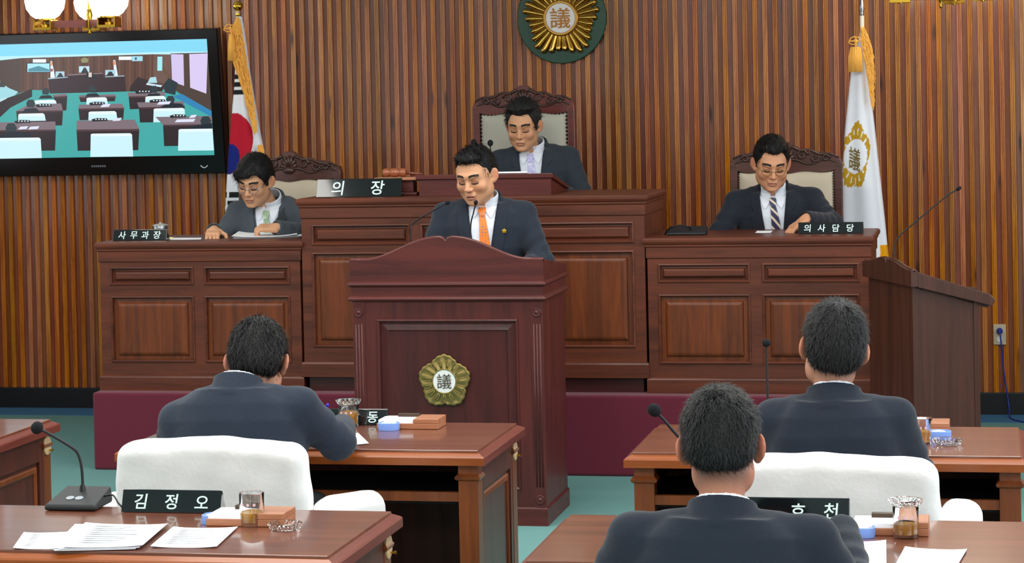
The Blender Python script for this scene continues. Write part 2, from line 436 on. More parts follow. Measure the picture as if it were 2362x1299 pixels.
m = MB(); m.fillpanel(px0, px1, pz0, pz1, y + .004, [(0, -.012), (.02, -.012), (.032, -.010), (.044, -.006), (.05, -.012), (.054, -.012)]); pn = m.build('front_panel', lectp_m, t)
MB().frame(px0 - .004, px1 + .004, pz0 - .004, pz1 + .004, y + .004, [(-.002, 0), (.0, .006), (.006, .008), (.012, .002), (.014, -.012)]).build('panel_moulding', lect_m, pn)
for xa in (LX0, LX1 - .055):
    pil = MB().box(xa, xa + .055, y, y + .04, 0, .995).build('pilaster', lect_m, t, bevel=.002)
    fl = MB()
    for q in range(3): fl.tube([(xa + .014 + q*.0135, y + .0012, .17), (xa + .014 + q*.0135, y + .0012, .885)], .0042, 8)
    fl.build('reeding', lect_m, pil, smooth=True)
    for z in (.937, .115):
        MB().lathe([(.0, 0), (.021, 0), (.021, .004), (.017, .007), (.014, .004), (.010, .004), (.007, .008), (0, .010)], (xa + .0275, y, z), 20, (0, -1, 0), False).build('rosette', lect_m, pil, smooth=True)
for xa, xb in ((LX0 + .002, LX0 + .03), (LX1 - .03, LX1 - .002)): MB().box(xa, xb, y + .04, LY1, 0, .995).build('side_panel', lect_m, t)
MB().cornice([(.0, 0), (.006, 0), (.006, .075), (.003, .08), (0, .082)], LX0, LX1, y, LY1).build('plinth', lectx_m, t)
MB().cornice([(0, .985), (.012, .992), (.014, .998), (.010, 1.004), (.0, 1.012), (.0, 1.048), (.008, 1.054), (.014, 1.060), (.012, 1.068), (.0, 1.075)], LX0 - .004, LX1 + .004, y - .004, LY1 + .01).build('waist_moulding', lectx_m, t)
cr = crest(LX0 - .008, LX1 + .008, 1.168, 1.266)
MB().prism([(LX0 - .008, 1.06), (LX1 + .008, 1.06)] + cr[::-1], 'y', y - .008, y + .022).build('crest_board', lectx_m, t)
MB().tube([(x, y + .006, z) for x, z in cr], .009, 8).build('crest_rim', lectx_m, t, smooth=True)
for xa in (LX0 - .008, LX1 - .017):
    MB().prism([(y + .022, 1.06), (LY1 + .01, 1.06), (LY1 + .01, 1.112), (y + .022, 1.168)], 'x', xa, xa + .025).build('side_cheek', lectx_m, t, bevel=.003)
MB().prism([(y + .03, 1.095), (LY1 - .01, 1.02), (LY1 - .01, 1.045), (y + .03, 1.12)], 'x', LX0 + .017, LX1 - .017).build('reading_board', lectx_m, t)

def add_text(s, name, size, mat, parent, xform, depth=.0015, bold=0., spacing=1.0):
    """lettering as a mesh; xform maps (x,y,z) of the text plane to world"""
    cu = bpy.data.curves.new(name, 'FONT'); cu.body = s; cu.size = size; cu.extrude = depth; cu.offset = bold
    cu.align_x = 'CENTER'; cu.align_y = 'CENTER'; cu.space_character = spacing; cu.resolution_u = 3
    o = bpy.data.objects.new(name, cu); COL.objects.link(o)
    dg = bpy.context.evaluated_depsgraph_get(); me = bpy.data.meshes.new_from_object(o.evaluated_get(dg))
    bpy.data.objects.remove(o); bpy.data.curves.remove(cu)
    co = np.array([v.co[:] for v in me.vertices]); fs = [tuple(p.vertices) for p in me.polygons]
    if len(co) == 0: return None
    co[:, 0] -= (co[:, 0].max() + co[:, 0].min())/2; co[:, 1] -= (co[:, 1].max() + co[:, 1].min())/2
    return mesh_obj(name, [tuple(xform(*p)) for p in co], fs, mat, parent, False)
def wallface(cx, y, cz): return lambda a, b, c: (cx + a, y - c, cz + b)

# gold flower emblem on the lectern
def flower_outline(R, n=200):
    pts = []
    for i in range(n):
        a = 2*pi*i/n; q = ((a - pi/2) % (2*pi/5)); d = min(q, 2*pi/5 - q)/(pi/5)      # 0 at petal tip, 1 at notch
        r = R*(1 - .17*d**1.4) + R*.035*abs(cos(a*12.5 - pi/2*12.5))
        pts.append((r*cos(a), r*sin(a), a, d))
    return pts
def small_emblem(parent, cx, cz, y, R):
    e = MB(); out = flower_outline(R); n = len(out)
    rings = [(1.0, 0), (1.0, .010), (.965, .014), (.90, .011), (.86, .0095), (.5, .0095), (.47, .014), (.44, .014), (.42, .010)]
    vs = []
    for k_, h in rings:
        for x, z, a, d in out:
            f = k_ if k_ > .6 else k_*R/ sqrt(x*x + z*z)
            hh = h + (.0035*(.5 + .5*cos(a*15))*(1 if .5 <= k_ < .9 else 0))
            vs.append((cx + x*f, y - hh, cz + z*f))
    fs = []
    for j in range(len(rings) - 1):
        for i in range(n):
            l = (i+1) % n; fs.append((j*n + i, j*n + l, (j+1)*n + l, (j+1)*n + i))
    e.add(vs, fs)
    for i in range(15):                                     # raised petal veins
        a = 2*pi*i/15 + pi/2 + pi/15
        for da in (-.07, .07):
            e.tube([(cx + R*r*cos(a + da*w), y - .013, cz + R*r*sin(a + da*w)) for r, w in ((.50, .5), (.62, 1), (.74, 1.3), (.80, .8))], .0022, 5)
    o = e.build('gold_flower', brassd_m, parent, smooth=True)
    MB().lathe([(R*.43, 0), (R*.43, .004)], (cx, y - .008, cz), 40, (0, -1, 0)).build('white_disc', white_m, o)
    add_text('議', 'lettering', R*.60, plain('emblem_ink', '#4a4436', .5), o, wallface(cx, y - .0135, cz), .001, .0)
    return o
small_emblem(t, -2.373, .633, LY0 - .004 + .012, .117)

# ------------------------------------------------------------------ side lectern, facing the dais
t = thing('side_lectern', 'plain dark wooden lectern standing side-on at the end of the dais', 'lectern', (-.35, 10.3, 0), radians(-68))
# local frame: x along the front face (to the right seen from the front), -y is the front
# near corner of the photo is the front face's left end
Wd, Dp = .60, .30
def L_(mb, name, mat=slect_m, **k): return mb.build(name, mat, t, local=True, **k)
th = radians(112)                                     # front face runs from the near corner back-left
t.rotation_euler = (0, 0, th)
# in this frame +x runs back-left along the front face, +y points to the dais side (front outward), -y to the user
L_(MB().box(0, Wd, -.02, 0, 0, 1.0), 'front_panel')
L_(MB().box(0, .025, -Dp, -.02, 0, .985), 'side_panel'); L_(MB().box(Wd - .025, Wd, -Dp, -.02, 0, .985), 'side_panel')
L_(MB().box(-.004, .014, -Dp - .004, -Dp + .02, 0, .95), 'edge_strip'); L_(MB().box(-.004, .014, -.03, .006, 0, 1.0), 'edge_strip')
cr = crest(-.03, Wd + .03, 1.072, 1.105, .04, 16)
L_(MB().prism([(-.03, 1.0), (Wd + .03, 1.0)] + cr[::-1], 'y', -.012, .02), 'crest_board')
L_(MB().tube([(x, .004, z) for x, z in cr], .008, 6), 'crest_rim', smooth=True)
for xa in (-.028, Wd + .003):
    L_(MB().prism([(-.012, .995), (-.012, 1.065), (-Dp - .05, .955), (-Dp - .075, .93), (-Dp - .06, .90)], 'x', xa, xa + .025), 'side_cheek', bevel=.004)
L_(MB().prism([(-.012, 1.0), (-.012, 1.02), (-Dp - .05, .91), (-Dp - .05, .89)], 'x', 0, Wd), 'reading_board')
SIDE_LECT = t

# ------------------------------------------------------------------ sloping book rest on the presiding desk
t = thing('book_rest', 'brown sloping book rest on the tallest desk, in front of the seated president', 'book rest', (-2.5, 11.6, 1.385))
bx0, bx1, by0, by1 = aty(967, 440, 11.36)[0], aty(1271, 440, 11.36)[0], 11.36, 11.80
zf = aty(1271, 410, 11.36)[2]
MB().prism([(by0, 1.385), (by1, 1.385), (by1, 1.392), (by0, zf)], 'x', bx0, bx1).build('box', lectx_m, t)
MB().prism([(by0 - .012, zf), (by1, 1.392), (by1, 1.41), (by0 - .012, zf + .024)], 'x', bx0 - .015, bx1 + .012).build('lid', lectx_m, t, bevel=.003)

# ------------------------------------------------------------------ members' desks
def member_desk(label):
    """local frame: the user sits at -y; top from x 0..1.255, y 0..0.67"""
    t = thing('member_desk', label, 'desk', (0, 0, 0), 0, "members' desks on the teal carpet")
    w, d, h = 1.255, .67, .74
    def b(mb, name, mat, parent=t, **k): return mb.build(name, mat, parent, local=True, **k)
    tp = b(MB().box(.025, w - .025, .025, d - .025, h - .012, h), 'desk_top', top_m, bevel=.002)
    pr = [(0, h - .046), (0, h - .022), (.004, h - .017), (.022, h - .008), (.026, h - .008)]
    def rail(axis, lo, hi, flip, mat, name):
        # one edge rail, mitred; profile runs from the outer edge (0) inward
        pts = []
        for o, z in pr + [(.026, h - .046)]: pts.append((o, z))
        vs = []; n = len(pts)
        for e in (0, 1):
            for o, z in pts:
                if axis == 'x': vs.append(((lo + o) if e == 0 else (hi - o), (d - o) if flip else o, z))
                else: vs.append(((w - o) if flip else o, (lo + o) if e == 0 else (hi - o), z))
        fs = [(i, (i+1) % n, n + (i+1) % n, n + i) for i in range(n)] + [tuple(range(n)), tuple(range(2*n-1, n-1, -1))]
        o_ = b(MB().add(vs, fs), name, mat)
        bm = bmesh.new(); bm.from_mesh(o_.data); bmesh.ops.recalc_face_normals(bm, faces=bm.faces); bm.to_mesh(o_.data); bm.free()
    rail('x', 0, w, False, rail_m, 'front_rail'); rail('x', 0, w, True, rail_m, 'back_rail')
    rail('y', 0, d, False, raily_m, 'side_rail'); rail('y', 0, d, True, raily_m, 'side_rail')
    for lx in (.028, w - .093):
        for ly in (.028, d - .093):
            lg = b(MB().box(lx, lx + .065, ly, ly + .065, 0, h - .046), 'leg', leg_m, bevel=.002)
            b(MB().cornice([(0, .640), (.008, .645), (.010, .653), (.004, .659), (0, .663)], lx, lx + .065, ly, ly + .065).box(lx - .006, lx + .071, ly - .006, ly + .071, .647, .655), 'collar', leg_m, lg)
    for s, xs in ((0, .040), (1, w - .040)):
        o = 1 if s else -1
        xi = xs - o*.014
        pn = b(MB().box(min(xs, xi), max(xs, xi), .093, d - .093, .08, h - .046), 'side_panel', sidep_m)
        xo = xs + o*.010
        fr = MB()
        for (y0, y1, z0, z1) in ((.093, .125, .05, h - .046), (d - .125, d - .093, .05, h - .046), (.125, d - .125, .60, h - .046), (.125, d - .125, .05, .12)):
            fr.box(min(xs, xo), max(xs, xo), y0, y1, z0, z1)
        b(fr, 'panel_frame', sidep_m, pn)
        mo = MB(); y0, y1, z0, z1 = .135, d - .135, .13, .585
        vs = []
        for q, (ins, out) in enumerate(((0, 0), (.006, .006), (.02, .007), (.026, .001))):
            xx = xs + o*out; vs += [(xx, y0 + ins, z0 + ins), (xx, y1 - ins, z0 + ins), (xx, y1 - ins, z1 - ins), (xx, y0 + ins, z1 - ins)]
        fs = [(j*4 + k_, j*4 + (k_+1) % 4, j*4 + 4 + (k_+1) % 4, j*4 + 4 + k_) for j in range(3) for k_ in range(4)]
        b(mo.add(vs, fs), 'panel_moulding', leg_m, pn)
        pv = b(MB().lathe([(0, 0), (.032, 0), (.032, .004), (.029, .006), (0, .0065)], (0, 0, 0), 20, (o, 0, 0), False), 'oval_plate', ivory_m)
        for v in pv.data.vertices: v.co.z = v.co.z*1.1 + .650; v.co.y += d - .062; v.co.x += (w - .028) if s else .028
        b(MB().lathe([(.003, 0), (.003, .010), (.0045, .012), (.0045, .016), (0, .017)], ((w - .022) if s else .022, d - .055, .632), 10, (o, 0, 0), False), 'knob', brass_m, pv)
    b(MB().box(.093, w - .093, d - .075, d - .06, .06, h - .046), 'modesty_panel', sidep_m)
    b(MB().box(.055, w - .055, .05, d - .07, .562, .574), 'shelf', dark_m)
    b(MB().box(.093, w - .093, .034, .056, .572, .602), 'shelf_rail', leg_m)
    return t
md = member_desk('wooden member desk of the man in the white-covered chair writing with a blue pen')
COLX = {'L': -4.592, 'M': -2.862, 'R': -1.155}; ROWY = {1: 7.135, 2: 5.43}
md.location = (COLX['M'], ROWY[1], 0)
dup(md, (COLX['M'], ROWY[2], 0), label='wooden member desk with black microphone and three spread papers, nobody seated at it')
dup(md, (COLX['L'], ROWY[1], 0), label='bare wooden member desk off to the side, its corner near the red dais')
dup(md, (COLX['R'], ROWY[1], 0), label='wooden member desk standing in front of the dark side lectern')
dup(md, (COLX['R'], ROWY[2], 0), label='wooden member desk with tea glass and papers at the man with a thin hair spot')
# ------------------------------------------------------------------ implicit surfaces (soft, continuous shapes)
def graded(lo, hi, h, fine=()):
    """axis samples: step h, finer inside the given (lo,hi,step) spans"""
    xs = [lo]
    while xs[-1] < hi:
        x = xs[-1]; s = h
        for a, b, f in fine:
            if a - h <= x < b: s = min(s, f)
        xs.append(x + s)
    return np.array(xs, np.float32)
class Field:
    def __init__(s, ax, ay, az):
        s.ax, s.ay, s.az = ax, ay, az
        s.F = np.full((len(ax), len(ay), len(az)), .3, np.float32)
    def _sl(s, lo, hi):
        o = []
        for a, l, h in zip((s.ax, s.ay, s.az), lo, hi):
            i = max(0, int(np.searchsorted(a, l)) - 1); j = min(len(a), int(np.searchsorted(a, h)) + 1)
            if j - i < 1: return None
            o.append(slice(i, j))
        return tuple(o)
    def op(s, fn, lo, hi, k=.01, mode='u'):
        m = k + .02
        sl = s._sl([q - m for q in lo], [q + m for q in hi])
        if sl is None: return s
        X = s.ax[sl[0]][:, None, None]; Y = s.ay[sl[1]][None, :, None]; Z = s.az[sl[2]][None, None, :]
        d = np.asarray(fn(X, Y, Z), np.float32); A = s.F[sl]
        if d.shape != A.shape: d = np.broadcast_to(d, A.shape)
        if mode == 'u':
            h = np.maximum(k - np.abs(A - d), 0)/max(k, 1e-6); s.F[sl] = np.minimum(A, d) - h*h*k*.25
        elif mode == 's':
            h = np.maximum(k - np.abs(A + d), 0)/max(k, 1e-6); s.F[sl] = np.maximum(A, -d) + h*h*k*.25
        return s
    def ell(s, c, r, k=.01, mode='u', R=None):
        """ellipsoid; R: 3x3 whose rows are its axes"""
        c = np.asarray(c, float); r = np.asarray(r, float); R_ = np.eye(3) if R is None else np.asarray(R)
        ext = np.sqrt(((R_*r[:, None])**2).sum(0))
        def fn(X, Y, Z):
            x, y, z = X - c[0], Y - c[1], Z - c[2]
            if R is None: u, v, w = x, y, z
            else: u, v, w = [R_[i][0]*x + R_[i][1]*y + R_[i][2]*z for i in range(3)]
            k0 = np.sqrt((u/r[0])**2 + (v/r[1])**2 + (w/r[2])**2) + 1e-9
            k1 = np.sqrt((u/r[0]**2)**2 + (v/r[1]**2)**2 + (w/r[2]**2)**2) + 1e-9
            return k0*(k0 - 1)/k1
        return s.op(fn, c - ext, c + ext, k, mode)
    def cone(s, a, b, ra, rb, k=.01, mode='u', wob=None):
        a = np.asarray(a, float); b = np.asarray(b, float); ba = b - a; L = ba @ ba; R = max(ra, rb)
        def fn(X, Y, Z):
            x, y, z = X - a[0], Y - a[1], Z - a[2]
            h = np.clip((x*ba[0] + y*ba[1] + z*ba[2])/L, 0, 1)
            d = np.sqrt((x - ba[0]*h)**2 + (y - ba[1]*h)**2 + (z - ba[2]*h)**2) - (ra + (rb - ra)*h)
            if wob is not None: d = d + wob(X, Y, Z, h)
            return d
        return s.op(fn, np.minimum(a, b) - R, np.maximum(a, b) + R, k, mode)
    def rbox(s, c, hs, r, k=.01, mode='u', R=None):
        c = np.asarray(c, float); hs = np.asarray(hs, float); R_ = np.eye(3) if R is None else np.asarray(R)
        ext = (np.abs(R_)*hs[:, None]).sum(0)
        def fn(X, Y, Z):
            x, y, z = X - c[0], Y - c[1], Z - c[2]
            q = [np.abs(R_[i][0]*x + R_[i][1]*y + R_[i][2]*z) - hs[i] + r for i in range(3)]
            return np.sqrt(sum(np.maximum(i, 0)**2 for i in q)) + np.minimum(np.maximum(np.maximum(q[0], q[1]), q[2]), 0) - r
        return s.op(fn, c - ext, c + ext, k, mode)
    def mesh(s):
        F = s.F; nx, ny, nz = F.shape; I = F < 0
        cnt = np.zeros((nx-1, ny-1, nz-1), np.uint8)
        for i in (0, 1):
            for j in (0, 1):
                for k in (0, 1): cnt += I[i:nx-1+i, j:ny-1+j, k:nz-1+k]
        act = np.argwhere((cnt > 0) & (cnt < 8)); n = len(act)
        idx = np.full((nx-1, ny-1, nz-1), -1, np.int32); idx[act[:, 0], act[:, 1], act[:, 2]] = np.arange(n)
        cor = np.array([(i, j, k) for i in (0, 1) for j in (0, 1) for k in (0, 1)])
        P = act[:, None, :] + cor[None]
        val = F[P[..., 0], P[..., 1], P[..., 2]]
        pos = np.stack([s.ax[P[..., 0]], s.ay[P[..., 1]], s.az[P[..., 2]]], -1)
        acc = np.zeros((n, 3)); num = np.zeros(n)
        for a in range(8):
            for b in range(a + 1, 8):
                if abs(cor[a] - cor[b]).sum() != 1: continue
                m = (val[:, a] < 0) != (val[:, b] < 0)
                va, vb = val[m, a], val[m, b]; t = (va/(va - vb))[:, None]
                acc[m] += pos[m, a]*(1 - t) + pos[m, b]*t; num[m] += 1
        V = acc/num[:, None]
        faces = []
        for ax in range(3):
            sl0 = [slice(None)]*3; sl1 = [slice(None)]*3; sl0[ax] = slice(0, -1); sl1[ax] = slice(1, None)
            A, B = I[tuple(sl0)], I[tuple(sl1)]
            E = np.argwhere(A != B); o1, o2 = [(1, 2), (2, 0), (0, 1)][ax]
            ok = (E[:, o1] > 0) & (E[:, o2] > 0) & (E[:, o1] < F.shape[o1] - 1) & (E[:, o2] < F.shape[o2] - 1); E = E[ok]
            q = []
            for d1, d2 in ((-1, -1), (0, -1), (0, 0), (-1, 0)):
                c = E.copy(); c[:, o1] += d1; c[:, o2] += d2; q.append(idx[c[:, 0], c[:, 1], c[:, 2]])
            Q = np.stack(q, 1); inside = A[E[:, 0], E[:, 1], E[:, 2]]
            Q[~inside] = Q[~inside][:, ::-1]; faces.append(Q)
        return V, np.concatenate(faces)
def vnormals(V, Fc):
    a = V[Fc[:, 2]] - V[Fc[:, 0]]; b = V[Fc[:, 3]] - V[Fc[:, 1]]; n = np.cross(a, b); N = np.zeros_like(V)
    for i in range(4): np.add.at(N, Fc[:, i], n)
    return N/(np.linalg.norm(N, axis=1, keepdims=True) + 1e-12)

# ------------------------------------------------------------------ white-covered armchairs
def cover_chair(label, cx, cy, back_h, w=.63, seed=1, rotz=0):
    """user faces +y; back panel nearest -y"""
    t = thing('armchair', label, 'chair', (cx, cy, 0), rotz, 'white-covered member chairs')
    ph = seed*1.7
    def wob(X, Y, Z): return .0016*np.sin(X*28 + Z*17 + ph) + .0010*np.sin(X*51 - Z*37 + 2*ph) + .0008*np.sin(Z*60 + X*15 + ph)
    hb = back_h
    F = Field(graded(-w/2 - .05, w/2 + .05, .009), graded(-.20, .12, .009), graded(.38, hb + .05, .009))
    def back(X, Y, Z):
        tz = (Z - .42)/(hb - .42); yc = -.02 - .055*tz; half = (w/2 - .030*tz)
        u = np.maximum(np.abs(X) - half + .045, 0); v = np.maximum(np.abs(Y - yc) - .062 + .045, 0); e = np.maximum(np.abs(Z - (hb + .40)/2) - (hb - .40)/2 + .045 + .012*(X/half)**2 - .004*np.sin(X*9 + ph), 0)
        return np.sqrt(u*u + v*v + e*e) - .045 + wob(X, Y, Z)
    F.op(back, (-w/2, -.2, .4), (w/2, .12, hb), .01)
    v, f = F.mesh(); mesh_obj('back_cover', v, f, cover_m, t, True, True)
    for sx in (-1, 1):
        F = Field(graded(sx*(w/2 + .03) - .11, sx*(w/2 + .03) + .11, .009), graded(-.10, .48, .010), graded(.30, .74, .009))
        def arm(X, Y, Z, sx=sx):
            hz = .692 - .05*np.clip((Y - .05)/.4, 0, 1); xc = sx*(w/2 + .03)
            u = np.maximum(np.abs(X - xc) - .062 + .05, 0); e = np.maximum(np.abs(Z - (hz + .33)/2) - (hz - .33)/2 + .05, 0); v = np.maximum(np.abs(Y - .18) - .24 + .05, 0)
            return np.sqrt(u*u + v*v + e*e) - .05 + wob(X, Y, Z)*.8
        F.op(arm, (sx*(w/2 + .03) - .08, -.08, .31), (sx*(w/2 + .03) + .08, .46, .70), .01)
        v, f = F.mesh(); mesh_obj('arm_cover', v, f, cover_m, t, True, True)
    F = Field(graded(-w/2, w/2, .014), graded(-.06, .48, .014), graded(.24, .46, .014)); F.rbox((0, .20, .35), (w/2 - .02, .25, .085), .04); v, f = F.mesh()
    mesh_obj('seat_cover', v, f, cover_m, t, True, True)
    for sx in (-1, 1):
        for y in (-.04, .38):
            MB().lathe([(.018, 0), (.022, .26)], (sx*(w/2 - .05), y, 0), 12).build('leg', chairw_m, t, smooth=True, local=True, sharp=.6)
    return t
cover_chair('armchair in white cloth cover under the man writing with a blue pen', -2.285, 6.53, .878, .635, 1)
cover_chair('armchair in bright white cover under the man sitting in front of the dark side lectern', -.452, 6.53, .852, .635, 2)
cover_chair('low white-covered armchair under the man with a small thin spot in his hair', -.60, 5.02, .56, .60, 3)

# ------------------------------------------------------------------ carved high-back chairs
def carved_chair(label, cx, cy, zfloor, ztop, w, leather, mats, nail_r, tufts):
    t = thing('carved_chair', label, 'chair', (cx, cy, zfloor), 0, 'carved high-back chairs on the dais')
    hw = w/2; zp = ztop - .13; zs = zfloor + .43                        # post top, seat height
    wd, cv = mats
    # back frame: two posts and a shaped top rail
    for sx in (-1, 1):
        xa = cx + sx*hw
        MB().prism([(xa, zfloor), (xa - sx*.042, zfloor), (xa - sx*.042, zp - .01), (xa - sx*.03, zp + .022), (xa - sx*.008, zp + .012), (xa, zp - .015)], 'y', cy - .03, cy + .03).build('back_post', wd, t, bevel=.005)
    n = 48; top = []; low = []
    for i in range(n + 1):
        u = -1 + 2*i/n; x = cx + u*(hw - .012); a = abs(u)
        z = zp + .03 + .035*(1 - a)**.8 + .035*math.exp(-(u/.30)**2) + .008*cos(a*9) + .006*abs(sin(u*22))*(a < .8)
        top.append((x, z)); low.append((x, zp - .055 - .006*cos(u*3*pi) + .012*a))
    MB().prism(low + top[::-1], 'y', cy - .028, cy + .028).build('top_rail', wd, t)
    # carved crest: leaf scrolls either side of a shell
    cvb = MB()
    def scroll(x0, z0, s, r0, turns=1.3, flip=1):
        pts = []; 
        for i in range(22):
            a = turns*2*pi*i/21; r = r0*(1 - .8*i/21); pts.append((x0 + s*r*cos(a), cy - .032, z0 + flip*r*sin(a)))
        cvb.tube(pts, [.0085*(1 - .5*i/21) for i in range(22)], 6)
    for s in (-1, 1):
        scroll(cx + s*hw*.30, zp + .040, s, .030); scroll(cx + s*hw*.52, zp + .026, s, .024, 1.2, -1); scroll(cx + s*hw*.72, zp + .022, s, .020)
        pts = [(cx + s*hw*u, cy - .032, zp + .030 + .06*(1 - u)**1.2 + .006*sin(u*18)) for u in np.linspace(.12, .94, 20)]
        cvb.tube(pts, [.010 - .005*i/19 for i in range(20)], 6)
        pts = [(cx + s*hw*u, cy - .031, zp + .004 + .012*sin(u*11)) for u in np.linspace(.08, .9, 24)]
        cvb.tube(pts, [.009 - .005*i/23 for i in range(24)], 6)
    for k_ in range(7):
        a = pi*(k_ + .5)/7; cvb.tube([(cx + .006*cos(a), cy - .036, zp + .012 + .006*sin(a)), (cx + .046*cos(a), cy - .036, zp + .022 + .066*sin(a))], [.005, .013], 6)
    cvb.ball((cx, cy - .036, zp + .004), (.034, .014, .020), 14, 8)
    cvb.build('carved_crest', cv, t, smooth=True)
    # upholstered back
    x0, x1, z0, z1 = cx - hw + .045, cx + hw - .045, zs + .02, zp - .045
    nx, nz = 40, 44; vs = []; fs = []
    tf = [(cx + dx*w, z0 + (z1 - z0)*dz) for dx, dz in tufts]
    for j in range(nz + 1):
        for i in range(nx + 1):
            u, v = i/nx, j/nz; x = x0 + (x1 - x0)*u; z = z0 + (z1 - z0)*v
            e = min(u, 1 - u, 1)*(x1 - x0); g = min(v, 1 - v)*(z1 - z0); b = .032*(1 - math.exp(-min(e, g)/.03))
            for tx, tz in tf:
                d2 = (x - tx)**2 + (z - tz)**2; b -= .020*math.exp(-d2/.0009) + .008*math.exp(-d2/.008)
            vs.append((x, cy - .012 - b, z))
    for j in range(nz):
        for i in range(nx): a = j*(nx+1) + i; fs.append((a, a+1, a+nx+2, a+nx+1))
    MB().add(vs, fs).build('back_cushion', leather, t, smooth=True)
    MB().box(x0 - .004, x1 + .004, cy - .012, cy + .026, z0 - .05, z1 + .004).build('back_board', wd, t)
    if tf:
        bt = MB()
        for tx, tz in tf: bt.ball((tx, cy - .028, tz), .010, 10, 6)
        bt.build('tuft_button', leather, t, smooth=True)
    nl = MB(); st = nail_r*3.4
    m_ = int((x1 - x0)/st)
    for i in range(m_ + 1):
        x = x0 + (x1 - x0)*i/m_; u = (x - cx)/hw; nl.ball((x, cy - .024, z1 - .004 - .006*cos(u*3*pi) + .004*abs(u)), (nail_r, nail_r*.8, nail_r), 6, 4)
    m_ = int((z1 - z0)/st)
    for i in range(m_):
        z = z0 + (z1 - z0)*i/m_
        for x in (x0 + .002, x1 - .002): nl.ball((x, cy - .024, z), (nail_r, nail_r*.8, nail_r), 6, 4)
    tag(nl.build('nail_heads', nail_m, t, smooth=True), kind='stuff')
    # seat, arms, legs
    F = Field(graded(cx - hw, cx + hw, .02), graded(cy - .50, cy, .02), graded(zs - .12, zs + .06, .02)); F.rbox((cx, cy - .245, zs - .02), (hw - .03, .225, .06), .035); v, f = F.mesh()
    mesh_obj('seat', v, f, leather, t, True)
    MB().box(cx - hw + .01, cx + hw - .01, cy - .46, cy - .02, zs - .13, zs - .07).build('seat_rail', wd, t, bevel=.004)
    for sx in (-1, 1):
        xa = cx + sx*(hw - .03)
        ar = MB().tube([(xa, cy - .02, zs + .22), (xa, cy - .2, zs + .235), (xa, cy - .36, zs + .22), (xa, cy - .43, zs + .19)], [.022, .024, .026, .030], 10).build('armrest', wd, t, smooth=True)
        MB().tube([(xa, cy - .38, zs - .1), (xa, cy - .39, zs + .1), (xa, cy - .39, zs + .21)], [.022, .018, .022], 8).build('arm_support', wd, ar, smooth=True)
        MB().prism([(cy - .46, zfloor), (cy - .41, zfloor), (cy - .40, zs - .1), (cy - .46, zs - .1)], 'x', xa - .025, xa + .025).build('leg', wd, t, bevel=.004)
    return t
carved_chair('tall grey leather chair with dark carved crest and nailed edges, behind the president', -2.567, 12.62, .60, 1.965, .585, leather_m, (chairr_m, carve_m), .0062, [(-.21, .52), (.21, .52)])
carved_chair('cream leather carved chair behind the man in the grey suit', -3.85, 12.32, .40, 1.622, .60, leatherc_m, (chairw_m, carve_m), .0042, [])
carved_chair('cream leather carved chair behind the man with the striped tie', -1.08, 12.32, .40, 1.628, .60, leatherc_m, (chairw_m, carve_m), .0042, [])
